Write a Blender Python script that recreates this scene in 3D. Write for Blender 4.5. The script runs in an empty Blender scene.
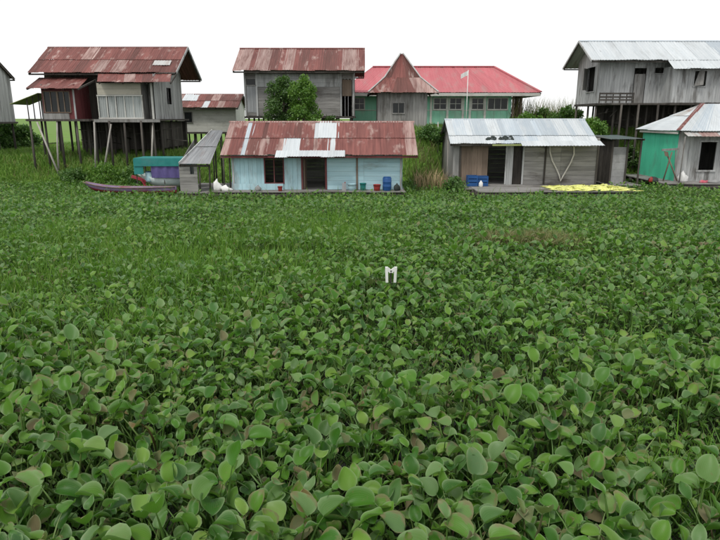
import bpy, math, random
import numpy as np
from mathutils import Vector, Matrix

random.seed(7); RNG = np.random.default_rng(11)
S = bpy.context.scene
COL = S.collection
R = math.radians; PI_ = math.pi

# ------------------------------------------------------------------ camera
F = 600.0                      # focal length in photo pixels (720 wide)
CAM_H = 4.2
PITCH = math.atan(152 / F)
cam = bpy.data.cameras.new('camera'); cam.sensor_width = 36; cam.lens = 36 * F / 720
cam.clip_start = 0.1; cam.clip_end = 5000
co = bpy.data.objects.new('camera', cam); COL.objects.link(co)
co.location = (0, 0, CAM_H); co.rotation_euler = (math.pi / 2 - PITCH, 0, 0)
S.camera = co

# ------------------------------------------------------------------ world: thin bright overcast
SUN_EL, SUN_AZ = R(58), R(215)
W = bpy.data.worlds.new('World'); S.world = W; W.use_nodes = True
nt = W.node_tree; nt.nodes.clear()
out = nt.nodes.new('ShaderNodeOutputWorld'); bg = nt.nodes.new('ShaderNodeBackground')
sky = nt.nodes.new('ShaderNodeTexSky'); sky.sky_type = 'NISHITA'; sky.sun_disc = False
sky.sun_elevation = SUN_EL; sky.sun_rotation = SUN_AZ
tc = nt.nodes.new('ShaderNodeTexCoord'); nz = nt.nodes.new('ShaderNodeTexNoise')
nz.inputs['Scale'].default_value = 2.2; nz.inputs['Detail'].default_value = 5
cr = nt.nodes.new('ShaderNodeValToRGB')
cr.color_ramp.elements[0].position = .3; cr.color_ramp.elements[0].color = (9.2, 9.25, 9.35, 1)
cr.color_ramp.elements[1].position = .7; cr.color_ramp.elements[1].color = (10.4, 10.4, 10.4, 1)
mx = nt.nodes.new('ShaderNodeMix'); mx.data_type = 'RGBA'; mx.inputs[0].default_value = .93
nt.links.new(tc.outputs['Generated'], nz.inputs['Vector']); nt.links.new(nz.outputs['Fac'], cr.inputs[0])
nt.links.new(sky.outputs[0], mx.inputs[6]); nt.links.new(cr.outputs[0], mx.inputs[7])
nt.links.new(mx.outputs[2], bg.inputs['Color']); bg.inputs['Strength'].default_value = .1
nt.links.new(bg.outputs[0], out.inputs[0])

sl = bpy.data.lights.new('sun', 'SUN'); sl.energy = 1.5; sl.angle = R(11); sl.color = (1, .96, .9)
so = bpy.data.objects.new('sun', sl); COL.objects.link(so); so.location = (-20, -20, 40)
sd = Vector((math.sin(SUN_AZ) * math.cos(SUN_EL), math.cos(SUN_AZ) * math.cos(SUN_EL), math.sin(SUN_EL)))
so.rotation_euler = sd.to_track_quat('Z', 'Y').to_euler()

S.view_settings.view_transform = 'Standard'; S.view_settings.look = 'None'
S.view_settings.gamma = 1; S.view_settings.use_curve_mapping = False
S.view_settings.exposure = 0.22
S.render.engine = 'CYCLES'
S.cycles.max_bounces = 6; S.cycles.diffuse_bounces = 3; S.cycles.glossy_bounces = 2
S.cycles.transmission_bounces = 2; S.cycles.transparent_max_bounces = 4
S.cycles.use_denoising = True

# ------------------------------------------------------------------ pixel helpers (photo 720 x 540)
def at(px, py, Y):
    u = (px - 360) / F; v = (270 - py) / F
    dy = math.cos(PITCH) + v * math.sin(PITCH); dz = -math.sin(PITCH) + v * math.cos(PITCH)
    t = Y / dy
    return Vector((u * t, Y, CAM_H + dz * t))
def ground(px, py, z=0.5):
    v = (270 - py) / F
    dy = math.cos(PITCH) + v * math.sin(PITCH); dz = -math.sin(PITCH) + v * math.cos(PITCH)
    t = (z - CAM_H) / dz
    return Vector(((px - 360) / F * t, dy * t, z))

# ------------------------------------------------------------------ materials
def nodes(name):
    m = bpy.data.materials.new(name); m.use_nodes = True
    n = m.node_tree; b = n.nodes['Principled BSDF']
    return m, n, b
def mix(n, fac, a, b, mode='MIX'):
    x = n.nodes.new('ShaderNodeMix'); x.data_type = 'RGBA'; x.blend_type = mode
    for s, v in ((0, fac), (6, a), (7, b)):
        if isinstance(v, (int, float)): x.inputs[s].default_value = v
        elif isinstance(v, tuple): x.inputs[s].default_value = (*v, 1)
        else: n.links.new(v, x.inputs[s])
    return x.outputs[2]
def mth(n, op, a, b=None, c=None, clamp=False):
    x = n.nodes.new('ShaderNodeMath'); x.operation = op; x.use_clamp = clamp
    for i, v in enumerate((a, b, c)):
        if v is None: continue
        if isinstance(v, (int, float)): x.inputs[i].default_value = v
        else: n.links.new(v, x.inputs[i])
    return x.outputs[0]
def ramp(n, fac, lo, hi):
    x = n.nodes.new('ShaderNodeMapRange'); x.inputs[1].default_value = lo; x.inputs[2].default_value = hi
    n.links.new(fac, x.inputs[0]); return x.outputs[0]
def noise(n, scale=(1, 1, 1), s=1.0, det=4, seed=0.0, rough=.6):
    t = n.nodes.new('ShaderNodeTexCoord'); mp = n.nodes.new('ShaderNodeMapping')
    mp.inputs['Scale'].default_value = scale; mp.inputs['Location'].default_value = (seed, seed * 1.7, seed * .6)
    n.links.new(t.outputs['Object'], mp.inputs[0])
    z = n.nodes.new('ShaderNodeTexNoise'); z.inputs['Scale'].default_value = s; z.inputs['Detail'].default_value = det
    z.inputs['Roughness'].default_value = rough
    n.links.new(mp.outputs[0], z.inputs['Vector']); return z.outputs['Fac']
def randval(n):
    g = n.nodes.new('ShaderNodeNewGeometry'); o = n.nodes.new('ShaderNodeObjectInfo')
    return mth(n, 'FRACT', mth(n, 'ADD', g.outputs['Random Per Island'], o.outputs['Random']))
SEED = [0.0]
def wmat(name, c1, c2, c3=None, scale=(1, 1, 1), s=3.0, amt=.5, s3=(1, 1, 1), rough=.85, isl=.25, bump=.15, metal=0.0, lo3=.52, hi3=.68):
    SEED[0] += 3.3
    m, n, b = nodes(name)
    f = ramp(n, noise(n, scale, s, 5, SEED[0]), .3, .7)
    c = mix(n, f, c1, c2)
    if c3:
        g = ramp(n, noise(n, s3, 1.0, 5, SEED[0] + 9, .65), lo3, hi3)
        c = mix(n, mth(n, 'MULTIPLY', g, amt), c, c3)
    r = randval(n)
    v = mth(n, 'MULTIPLY_ADD', r, isl, 1 - isl * .6)
    cx = n.nodes.new('ShaderNodeCombineColor')
    for i in range(3): n.links.new(v, cx.inputs[i])
    c = mix(n, 1.0, c, cx.outputs[0], 'MULTIPLY')
    n.links.new(c, b.inputs['Base Color'])
    b.inputs['Roughness'].default_value = rough; b.inputs['Metallic'].default_value = metal
    b.inputs['Specular IOR Level'].default_value = .3
    if bump:
        bp = n.nodes.new('ShaderNodeBump'); bp.inputs['Strength'].default_value = bump; bp.inputs['Distance'].default_value = .02
        n.links.new(f, bp.inputs['Height']); n.links.new(bp.outputs[0], b.inputs['Normal'])
    return m

GV = (6, 6, .5); GH = (.5, 6, 6)         # grain for upright / lying boards
ST = (4, .35, .35)                       # streaks running down a roof slope
M = {}
M['rust'] = wmat('rusty_roof_metal', (.135, .048, .042), (.23, .085, .072), (.48, .38, .34), ST, 1.6, .7, (2.0, .85, .85), .7, .25, .1, lo3=.55, hi3=.72)
M['rust_dark'] = wmat('dark_rust', (.10, .045, .038), (.17, .068, .058), (.42, .33, .3), ST, 1.6, .6, (3.2, .5, .5), .75, .35, .1, lo3=.6, hi3=.68)
M['rust_pale'] = wmat('faded_rust', (.24, .13, .115), (.42, .31, .28), (.13, .05, .04), ST, 1.6, .7, (3.0, .6, .6), .7, .3, .1)
M['zinc'] = wmat('zinc_sheet', (.47, .51, .53), (.56, .59, .6), (.38, .4, .4), ST, 1.4, .5, (2, .5, .5), .5, .16, .06, .0)
M['zinc_blue'] = wmat('blueish_zinc_sheet', (.36, .415, .46), (.44, .49, .52), (.52, .55, .56), ST, 1.4, .6, (2, .5, .5), .45, .2, .06)
M['zinc_worn'] = wmat('worn_zinc_sheet', (.36, .36, .35), (.48, .48, .46), (.22, .12, .095), ST, 1.4, .6, (2, .5, .5), .6, .2, .06)
M['tin_grey'] = wmat('grey_tin', (.26, .27, .28), (.37, .38, .39), (.2, .15, .13), ST, 1.4, .5, (2, .5, .5), .6, .2, .06)
M['roof_red'] = wmat('red_painted_roof', (.41, .105, .12), (.47, .14, .155), (.36, .2, .19), ST, 1.2, .7, (1, .4, .4), .6, .2, .04)
M['wood'] = wmat('weathered_grey_board', (.2, .195, .185), (.34, .335, .32), (.085, .075, .062), GV, 1.5, .85, (1.6, 1.6, .45), .9, .35)
M['wood_h'] = wmat('weathered_grey_lying_board', (.19, .185, .175), (.33, .32, .305), (.085, .072, .06), GH, 1.5, .85, (.5, 1.6, 1.2), .9, .35)
M['wood_pale'] = wmat('pale_weathered_board', (.33, .34, .34), (.52, .53, .52), (.13, .125, .115), GV, 1.5, .85, (1.8, 1.8, .4), .9, .3)
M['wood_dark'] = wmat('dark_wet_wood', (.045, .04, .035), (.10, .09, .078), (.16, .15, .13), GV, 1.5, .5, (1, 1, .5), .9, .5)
M['wood_brown'] = wmat('brown_board', (.16, .12, .09), (.25, .19, .145), (.1, .08, .06), GV, 1.4, .5, (2, 2, .7), .9, .3)
M['pole_pale'] = wmat('bleached_pole', (.32, .3, .27), (.45, .43, .39), (.2, .18, .15), (4, 4, 1), 1.4, .5, (1, 1, 1), .9, .2)
M['blue'] = wmat('light_blue_paint', (.36, .56, .62), (.46, .65, .7), (.28, .33, .33), GV, 1.2, .7, (1.6, 1.6, .5), .75, .16, .1, lo3=.55, hi3=.7)
M['blue_h'] = wmat('light_blue_lying_board', (.36, .56, .62), (.47, .66, .71), (.25, .3, .3), GH, 1.2, .7, (.5, 1.6, 1.6), .75, .18, .1, lo3=.55, hi3=.7)
M['green'] = wmat('green_wall_paint', (.075, .53, .33), (.095, .6, .38), (.1, .3, .21), (2, 2, .6), 1.2, .8, (1, 1, .5), .7, .14, .06, lo3=.56, hi3=.75)
M['mint'] = wmat('mint_wall_paint', (.2, .5, .35), (.28, .58, .43), (.3, .36, .3), (3, 3, .6), 1.2, .6, (1, 1, .5), .8, .16, .06)
M['maroon'] = wmat('maroon_paint', (.12, .03, .035), (.19, .055, .055), (.2, .13, .12), GV, 1.4, .5, (1.5, 1.5, .6), .75, .25)
M['cream'] = wmat('cream_board', (.42, .4, .33), (.52, .49, .41), (.25, .23, .19), GH, 1.2, .5, (1, 1, 1), .8, .15)
M['cloth'] = wmat('pale_curtain', (.34, .37, .36), (.5, .53, .52), (.22, .24, .23), (7, 7, .4), 1.2, .6, (3, 3, .4), .9, .25, .2)
M['white'] = wmat('white_paint', (.68, .68, .66), (.78, .78, .76), (.45, .43, .4), (2, 2, 2), 2, .4, (2, 2, 2), .6, .06, .05, lo3=.58, hi3=.75)
M['trim'] = wmat('pale_trim', (.5, .5, .46), (.6, .6, .56), (.3, .28, .25), (1, 2, 2), 2, .5, (1, 2, 2), .8, .1)
M['tin_dark'] = wmat('dark_teal_tin', (.05, .075, .075), (.09, .12, .115), (.13, .1, .08), ST, 1.4, .5, (2, .5, .5), .7, .2, .06)
M['turq'] = wmat('turquoise_tarp', (.02, .19, .18), (.035, .25, .23), (.09, .2, .2), (2, 2, 2), 1.5, .5, (1, 1, 1), .5, .1, .2)
M['purple'] = wmat('violet_cloth', (.085, .07, .2), (.13, .11, .28), (.06, .06, .15), (4, 4, 1), 1.5, .5, (2, 2, 2), .7, .1, .2)
M['blue_plastic'] = wmat('blue_plastic', (.015, .07, .22), (.025, .1, .29), (.05, .1, .2), (1, 1, 1), 2, .4, (2, 2, 2), .4, .1, .02)
M['red_plastic'] = wmat('red_plastic', (.28, .035, .03), (.36, .05, .045), None, (1, 1, 1), 2, 0, rough=.45, isl=.1, bump=.02)
M['pink'] = wmat('pink_cloth', (.45, .08, .12), (.6, .16, .2), (.5, .4, .4), (3, 3, 3), 2, .5, (3, 3, 3), .8, .1, .2)
M['hull_violet'] = wmat('violet_hull_paint', (.15, .1, .2), (.27, .21, .32), (.24, .05, .07), (.8, 3, 3), 2, .85, (.8, 2, 2), .6, .1, .05)
M['hull_red'] = wmat('red_hull_paint', (.3, .03, .05), (.4, .05, .07), (.2, .1, .1), (.8, 3, 3), 2, .6, (.8, 2, 2), .6, .1, .05)
M['hull_pale'] = wmat('pale_hull_paint', (.42, .52, .5), (.55, .62, .6), (.3, .3, .27), (.8, 3, 3), 2, .6, (.8, 2, 2), .6, .1, .05)
M['yellow_net'] = wmat('yellow_green_net', (.66, .68, .17), (.78, .78, .32), (.5, .56, .16), (3, 3, 3), 3, .7, (3, 3, 3), .85, .15, .5)
M['concrete'] = wmat('grey_block', (.26, .26, .26), (.36, .36, .355), (.17, .17, .165), (2, 2, 2), 2, .5, (2, 2, 1), .9, .25)
M['straw'] = wmat('dry_stems', (.3, .22, .12), (.45, .36, .2), None, (1, 1, 1), 2, 0, isl=.4, bump=0)
M['bark'] = wmat('bark', (.1, .085, .065), (.18, .155, .125), None, (6, 6, 1), 2, 0, isl=.1, bump=.4)
M['yellow_green'] = wmat('faded_green_tarp', (.27, .32, .12), (.36, .4, .17), (.4, .4, .3), (2, 2, 2), 2, .4, (2, 2, 2), .8, .1)
M['rope'] = wmat('pale_rope', (.5, .47, .43), (.62, .6, .55), None, (5, 5, 5), 3, 0, isl=.1)
M['dark_cloth'] = wmat('dark_cloth', (.02, .03, .028), (.05, .06, .055), None, (3, 3, 3), 2, 0, isl=.2)
m, n, b = nodes('window_glass'); b.inputs['Base Color'].default_value = (.02, .024, .024, 1); b.inputs['Roughness'].default_value = .15
b.inputs['Specular IOR Level'].default_value = .3; M['glass'] = m

def leafmat(name, cols, trans=.25, rough=.42, veins=True, bw=.35, spec=.5, pale=False):
    m, n, b = nodes(name)
    r = randval(n)
    rp = n.nodes.new('ShaderNodeValToRGB'); e = rp.color_ramp.elements
    while len(e) < len(cols): e.new(.5)
    for i, (p, c) in enumerate(cols): e[i].position = p; e[i].color = (*c, 1)
    g = n.nodes.new('ShaderNodeNewGeometry')
    z = n.nodes.new('ShaderNodeTexNoise'); z.inputs['Scale'].default_value = .35; z.inputs['Detail'].default_value = 3
    n.links.new(g.outputs['Position'], z.inputs['Vector'])
    n.links.new(mth(n, 'ADD', r, mth(n, 'MULTIPLY_ADD', z.outputs['Fac'], bw * 2, -bw), clamp=True), rp.inputs[0])
    c = rp.outputs[0]
    if pale:      # some leaves are dull grey green, some fresh yellow green
        r2 = mth(n, 'FRACT', mth(n, 'MULTIPLY', r, 17.31)); r3 = mth(n, 'FRACT', mth(n, 'MULTIPLY', r, 41.7))
        c = mix(n, mth(n, 'MULTIPLY', ramp(n, r2, .62, .95), .75), c, (.15, .24, .1))
        c = mix(n, mth(n, 'MULTIPLY', ramp(n, r3, .8, .95), .8), c, (.10, .23, .012))
        c = mix(n, mth(n, 'MULTIPLY', ramp(n, r3, .12, .0), .6), c, (.055, .135, .05))
    if veins:
        uv = n.nodes.new('ShaderNodeUVMap'); uv.uv_map = 'uv'
        sx = n.nodes.new('ShaderNodeSeparateXYZ'); n.links.new(uv.outputs[0], sx.inputs[0])
        a = mth(n, 'ABSOLUTE', mth(n, 'MULTIPLY_ADD', sx.outputs[1], 2.0, -1.0))
        edge = mth(n, 'POWER', a, 6.0)
        c = mix(n, mth(n, 'MULTIPLY', edge, .75), c, (.27, .37, .19))  # rim light on the blade edges, painted in as a pale margin
        r4 = ramp(n, mth(n, 'FRACT', mth(n, 'MULTIPLY', r, 63.7)), .72, .8)
        z3 = n.nodes.new('ShaderNodeTexNoise'); z3.inputs['Scale'].default_value = 14; n.links.new(g.outputs['Position'], z3.inputs['Vector'])
        rim = mth(n, 'MULTIPLY', r4, ramp(n, mth(n, 'ADD', mth(n, 'MAXIMUM', a, sx.outputs[0]), z3.outputs['Fac']), 1.22, 1.42), clamp=True)
        c = mix(n, mth(n, 'MULTIPLY', rim, .8), c, (.2, .16, .08))
        vein = mth(n, 'POWER', mth(n, 'ABSOLUTE', mth(n, 'SINE', mth(n, 'MULTIPLY', a, 22.0))), 6.0)
        c = mix(n, mth(n, 'MULTIPLY', vein, .16), c, (.2, .32, .12))
        # small blemishes that belong to the leaf
        z2 = n.nodes.new('ShaderNodeTexNoise'); z2.inputs['Scale'].default_value = 26; z2.inputs['Detail'].default_value = 3
        n.links.new(g.outputs['Position'], z2.inputs['Vector'])
        c = mix(n, mth(n, 'MULTIPLY', ramp(n, z2.outputs['Fac'], .62, .74), .45), c, (.17, .16, .06))
    # paler underside
    c = mix(n, mth(n, 'MULTIPLY', g.outputs['Backfacing'], .3), c, (.15, .28, .075))
    n.links.new(c, b.inputs['Base Color'])
    b.inputs['Roughness'].default_value = rough; b.inputs['Specular IOR Level'].default_value = spec
    tr = n.nodes.new('ShaderNodeBsdfTranslucent')
    tcx = mix(n, .5, c, (.14, .36, .012)); n.links.new(tcx, tr.inputs[0])
    ms = n.nodes.new('ShaderNodeMixShader'); ms.inputs[0].default_value = trans
    n.links.new(b.outputs[0], ms.inputs[1]); n.links.new(tr.outputs[0], ms.inputs[2])
    n.links.new(ms.outputs[0], n.nodes['Material Output'].inputs[0])
    return m
M['leaf'] = leafmat('hyacinth_leaf', [(0, (.016, .082, .003)), (.3, (.034, .138, .005)), (.58, (.064, .19, .009)), (.82, (.108, .24, .02)), (1, (.18, .3, .045))], .3, .45, spec=.32, pale=True)
M['petiole'] = leafmat('hyacinth_petiole', [(0, (.07, .14, .03)), (.5, (.1, .2, .04)), (1, (.15, .22, .06))], .15, .4, False)
M['dead_leaf'] = leafmat('withered_leaf', [(0, (.08, .06, .035)), (.3, (.14, .11, .06)), (.55, (.2, .18, .1)), (.8, (.15, .17, .08)), (1, (.16, .09, .035))], .2, .8, True, .0, .2)
M['orange_leaf'] = leafmat('yellowed_leaf', [(0, (.3, .14, .02)), (.5, (.36, .21, .03)), (1, (.24, .24, .04))], .2, .5, False, .0)
M['grass'] = leafmat('grass_blade', [(0, (.09, .21, .02)), (.5, (.135, .28, .028)), (.85, (.19, .33, .045)), (1, (.26, .32, .08))], .38, .5, False)
M['bank_grass'] = leafmat('bank_grass_blade', [(0, (.09, .2, .022)), (.45, (.145, .28, .035)), (.8, (.2, .33, .05)), (1, (.25, .25, .09))], .3, .55, False, .45)
M['dry_grass'] = leafmat('dry_grass_blade', [(0, (.16, .13, .06)), (.5, (.26, .2, .1)), (1, (.2, .22, .07))], .25, .7, False)
M['tree_dark'] = leafmat('dark_tree_leaf', [(0, (.025, .06, .015)), (.5, (.045, .1, .022)), (1, (.075, .14, .03))], .25, .5, False)
M['tree_bright'] = leafmat('bright_tree_leaf', [(0, (.05, .13, .015)), (.5, (.09, .2, .022)), (1, (.16, .28, .035))], .3, .5, False)
M['shrub'] = leafmat('shrub_leaf', [(0, (.035, .09, .02)), (.5, (.065, .155, .03)), (1, (.12, .2, .05))], .25, .5, False)
M['ground'] = wmat('bank_soil', (.09, .18, .025), (.13, .23, .035), (.16, .16, .06), (1, 1, 1), .8, .7, (.5, .5, .5), .95, .0, .4)
m, n, b = nodes('murky_water')
b.inputs['Base Color'].default_value = (.014, .017, .008, 1); b.inputs['Roughness'].default_value = .2; b.inputs['Specular IOR Level'].default_value = .22
bp = n.nodes.new('ShaderNodeBump'); bp.inputs['Strength'].default_value = .25; bp.inputs['Distance'].default_value = .03
n.links.new(noise(n, (1, 1, 1), 2.5, 3), bp.inputs['Height']); n.links.new(bp.outputs[0], b.inputs['Normal']); M['water'] = m

# ------------------------------------------------------------------ object helpers
def tag(o, label, cat, group=None):
    o['label'] = label; o['category'] = cat
    if group: o['group'] = group
    return o
def thing(name, loc, label, cat, group=None):
    o = bpy.data.objects.new(name, None); COL.objects.link(o); o.location = loc
    o.empty_display_size = .3
    return tag(o, label, cat, group)
def wloc(p):
    v = Vector((0, 0, 0))
    while p is not None: v = v + p.location; p = p.parent
    return v
class MB:
    def __init__(s): s.v = []; s.f = []; s.m = []
    def poly(s, pts, mi=0):
        k = len(s.v); s.v += [tuple(p) for p in pts]; s.f.append(tuple(range(k, k + len(pts)))); s.m.append(mi)
    def hexa(s, p, mi=0):        # 8 points: bottom ring 0-3, top ring 4-7
        k = len(s.v); s.v += [tuple(q) for q in p]
        for f in ((3, 2, 1, 0), (4, 5, 6, 7), (0, 1, 5, 4), (1, 2, 6, 5), (2, 3, 7, 6), (3, 0, 4, 7)):
            s.f.append(tuple(k + i for i in f)); s.m.append(mi)
    def box(s, x0, x1, y0, y1, z0, z1, mi=0):
        s.hexa([(x0, y0, z0), (x1, y0, z0), (x1, y1, z0), (x0, y1, z0), (x0, y0, z1), (x1, y0, z1), (x1, y1, z1), (x0, y1, z1)], mi)
    def beam(s, a, b, w=.08, h=.08, mi=0):
        a = Vector(a); b = Vector(b); d = (b - a).normalized()
        up = Vector((0, 0, 1)) if abs(d.z) < .95 else Vector((0, 1, 0))
        x = d.cross(up).normalized() * w / 2; y = x.cross(d).normalized() * h / 2
        s.hexa([a - x - y, a + x - y, a + x + y, a - x + y, b - x - y, b + x - y, b + x + y, b - x + y], mi)
    def tube(s, pts, rad, n=7, mi=0, cap=True):
        pts = [Vector(p) for p in pts]; k0 = len(s.v); up = Vector((.13, .31, .94))
        for i, p in enumerate(pts):
            d = (pts[min(i + 1, len(pts) - 1)] - pts[max(i - 1, 0)]).normalized()
            x = d.cross(up)
            if x.length < .05: x = d.cross(Vector((1, 0, 0)))
            x.normalize(); y = d.cross(x); r = rad[i] if isinstance(rad, (list, tuple)) else rad
            for j in range(n):
                a = 2 * math.pi * j / n; s.v.append(tuple(p + x * r * math.cos(a) + y * r * math.sin(a)))
        for i in range(len(pts) - 1):
            for j in range(n):
                a = k0 + i * n + j; b_ = k0 + i * n + (j + 1) % n
                s.f.append((a, b_, b_ + n, a + n)); s.m.append(mi)
        if cap:
            s.f.append(tuple(k0 + j for j in range(n))[::-1]); s.m.append(mi)
            e = k0 + (len(pts) - 1) * n; s.f.append(tuple(e + j for j in range(n))); s.m.append(mi)
    def lathe(s, c, prof, n=12, mi=0):
        k0 = len(s.v)
        for r, z in prof:
            for j in range(n):
                a = 2 * math.pi * j / n; s.v.append((c[0] + r * math.cos(a), c[1] + r * math.sin(a), c[2] + z))
        for i in range(len(prof) - 1):
            for j in range(n):
                a = k0 + i * n + j; b_ = k0 + i * n + (j + 1) % n
                s.f.append((a, b_, b_ + n, a + n)); s.m.append(mi)
        s.f.append(tuple(k0 + j for j in range(n))[::-1]); s.m.append(mi)
        e = k0 + (len(prof) - 1) * n; s.f.append(tuple(e + j for j in range(n))); s.m.append(mi)
    def build(s, name, mats, parent=None, smooth=False, kind=None):
        if not isinstance(mats, (list, tuple)): mats = [mats]
        off = wloc(parent); me = bpy.data.meshes.new(name)
        me.from_pydata([(v[0] - off.x, v[1] - off.y, v[2] - off.z) for v in s.v], [], s.f)
        for q in mats: me.materials.append(q)
        me.polygons.foreach_set('material_index', s.m)
        if smooth: me.polygons.foreach_set('use_smooth', [True] * len(s.f))
        me.update(); o = bpy.data.objects.new(name, me); COL.objects.link(o); o.parent = parent
        if kind: o['kind'] = kind
        return o
def jit(a): return random.uniform(-a, a)

# boards of a wall between two plan points, with openings (u0,u1,z0,z1) left out
def boards(mb, p0, p1, z0, z1, openings=(), w=.2, thk=.025, orient='v', top=None):
    p0 = Vector((p0[0], p0[1], 0)); p1 = Vector((p1[0], p1[1], 0)); L = (p1 - p0).length
    d = (p1 - p0) / L; nn = Vector((d.y, -d.x, 0))
    def piece(u0, u1, a0, a1, b0, b1):      # lower z a0,a1 ; upper z b0,b1
        o = jit(.008); g = .004
        P = lambda u, t, z: p0 + d * u + nn * (t + o) + Vector((0, 0, z))
        mb.hexa([P(u0 + g, thk, a0), P(u1 - g, thk, a1), P(u1 - g, 0, a1), P(u0 + g, 0, a0), P(u0 + g, thk, b0), P(u1 - g, thk, b1), P(u1 - g, 0, b1), P(u0 + g, 0, b0)])
    tf = top if top else (lambda u: z1)
    if orient == 'v':
        cuts = {0.0, L}
        for o in openings: cuts |= {max(0, min(L, o[0])), max(0, min(L, o[1]))}
        cuts = sorted(cuts); us = []
        for a, b_ in zip(cuts, cuts[1:]):
            k = max(1, round((b_ - a) / w)); us += [a + (b_ - a) * i / k for i in range(k)]
        us.append(L)
        for a, b_ in zip(us, us[1:]):
            if b_ - a < .015: continue
            c = (a + b_) / 2
            holes = sorted((o[2], o[3]) for o in openings if o[0] < c < o[1])
            lo = z0 - abs(jit(.05)); first = True
            for h0, h1 in holes:
                if h0 - lo > .04: piece(a, b_, lo, lo, h0, h0)
                lo = h1
            if tf(c) - lo > .04: piece(a, b_, lo, lo, max(lo + .01, tf(a)), max(lo + .01, tf(b_)))
    else:
        cuts = {z0, z1}
        for o in openings: cuts |= {max(z0, min(z1, o[2])), max(z0, min(z1, o[3]))}
        cuts = sorted(cuts); zs = []
        for a, b_ in zip(cuts, cuts[1:]):
            k = max(1, round((b_ - a) / w)); zs += [a + (b_ - a) * i / k for i in range(k)]
        zs.append(z1)
        for a, b_ in zip(zs, zs[1:]):
            if b_ - a < .015: continue
            c = (a + b_) / 2
            holes = sorted((o[0], o[1]) for o in openings if o[2] < c < o[3])
            lo = 0.0
            for h0, h1 in holes + [(L, L)]:
                if h0 - lo > .04:
                    k = max(1, round((h0 - lo) / 2.6))
                    for i in range(k): piece(lo + (h0 - lo) * i / k, lo + (h0 - lo) * (i + 1) / k, a + .004, a + .004, b_ - .004 + jit(.004), b_ - .004)
                lo = h1
def wall(parent, name, p0, p1, z0, z1, mat, openings=(), **k):
    mb = MB(); boards(mb, p0, p1, z0, z1, openings, **k)
    return mb.build(name, mat, parent, kind='stuff')

def window(parent, p0, p1, z0, z1, fm, t=.07, proud=.05, cross=(), glass=True, depth=.09):
    p0 = Vector((p0[0], p0[1], 0)); p1 = Vector((p1[0], p1[1], 0)); L = (p1 - p0).length; d = (p1 - p0) / L; nn = Vector((d.y, -d.x, 0))
    P = lambda u, q, z: p0 + d * u + nn * q + Vector((0, 0, z))
    mb = MB()
    def bar(u0, u1, a, b_, pr=proud):
        mb.hexa([P(u0, pr, a), P(u1, pr, a), P(u1, pr - depth, a), P(u0, pr - depth, a), P(u0, pr, b_), P(u1, pr, b_), P(u1, pr - depth, b_), P(u0, pr - depth, b_)])
    bar(-t, L + t, z1, z1 + t); bar(-t, L + t, z0 - t, z0, proud + .02); bar(-t, 0, z0, z1); bar(L, L + t, z0, z1)
    for c in cross:
        if c[0] == 'v': bar(L * c[1] - .02, L * c[1] + .02, z0, z1, proud - .01)
        else: bar(0, L, z0 + (z1 - z0) * c[1] - .02, z0 + (z1 - z0) * c[1] + .02, proud - .015)
    o = mb.build('window', fm, parent)
    if glass:
        g = MB(); g.hexa([P(.003, -.015, z0 + .003), P(L - .003, -.015, z0 + .003), P(L - .003, -.022, z0 + .003), P(.003, -.022, z0 + .003), P(.003, -.015, z1 - .003), P(L - .003, -.015, z1 - .003), P(L - .003, -.022, z1 - .003), P(.003, -.022, z1 - .003)])
        g.build('pane', M['glass'], o)
    return o

def sheet(parent, a, b_, c, d, mat, nc=6, amp=.011, name='roof_sheet', lift=0.0):
    a, b_, c, d = map(Vector, (a, b_, c, d)); nrm = (b_ - a).cross(d - a).normalized()
    if nrm.z < 0: nrm = -nrm
    off = wloc(parent); cols = nc * 2 + 1; vs = []
    for r_ in range(3):
        t = r_ / 2
        for i in range(cols):
            u = i / (cols - 1); p = (a.lerp(b_, u)).lerp(d.lerp(c, u), t)
            vs.append(p + nrm * (lift + (amp if i % 2 else -amp) + (jit(.01) if r_ == 1 else 0)) - off)
    fs = [(r_ * cols + i, r_ * cols + i + 1, (r_ + 1) * cols + i + 1, (r_ + 1) * cols + i) for r_ in range(2) for i in range(cols - 1)]
    me = bpy.data.meshes.new(name); me.from_pydata(vs, [], fs); me.materials.append(mat); me.update()
    o = bpy.data.objects.new(name, me); COL.objects.link(o); o.parent = parent
    return o
def slope(parent, e0, e1, r0, r1, n, pick, splits=(0, 1), nc=6, jag=.05):
    e0, e1, r0, r1 = map(Vector, (e0, e1, r0, r1))
    for i in range(n):
        u0 = max(0, i / n - .012); u1 = min(1, (i + 1) / n + .012); j = jit(jag) / max(.5, (r0 - e0).length)
        for k in range(len(splits) - 1):
            t0 = splits[k] + (j if k == 0 else -.02); t1 = splits[k + 1]
            E = lambda u, t: e0.lerp(e1, u).lerp(r0.lerp(r1, u), t)
            sheet(parent, E(u0, t0), E(u1, t0), E(u1, t1), E(u0, t1), pick(i, k), nc, lift=(.012 if i % 2 else 0) + k * .03 + random.uniform(0, .012))
def choose(*ws):
    ms = [w[0] for w in ws]; ps = [w[1] for w in ws]
    return lambda i, k: M[random.choices(ms, ps)[0]]
def rafters(parent, segs, mat, w=.07, h=.1):
    mb = MB()
    for a, b_ in segs: mb.beam(a, b_, w, h)
    return mb.build('roof', mat, parent)
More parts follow.
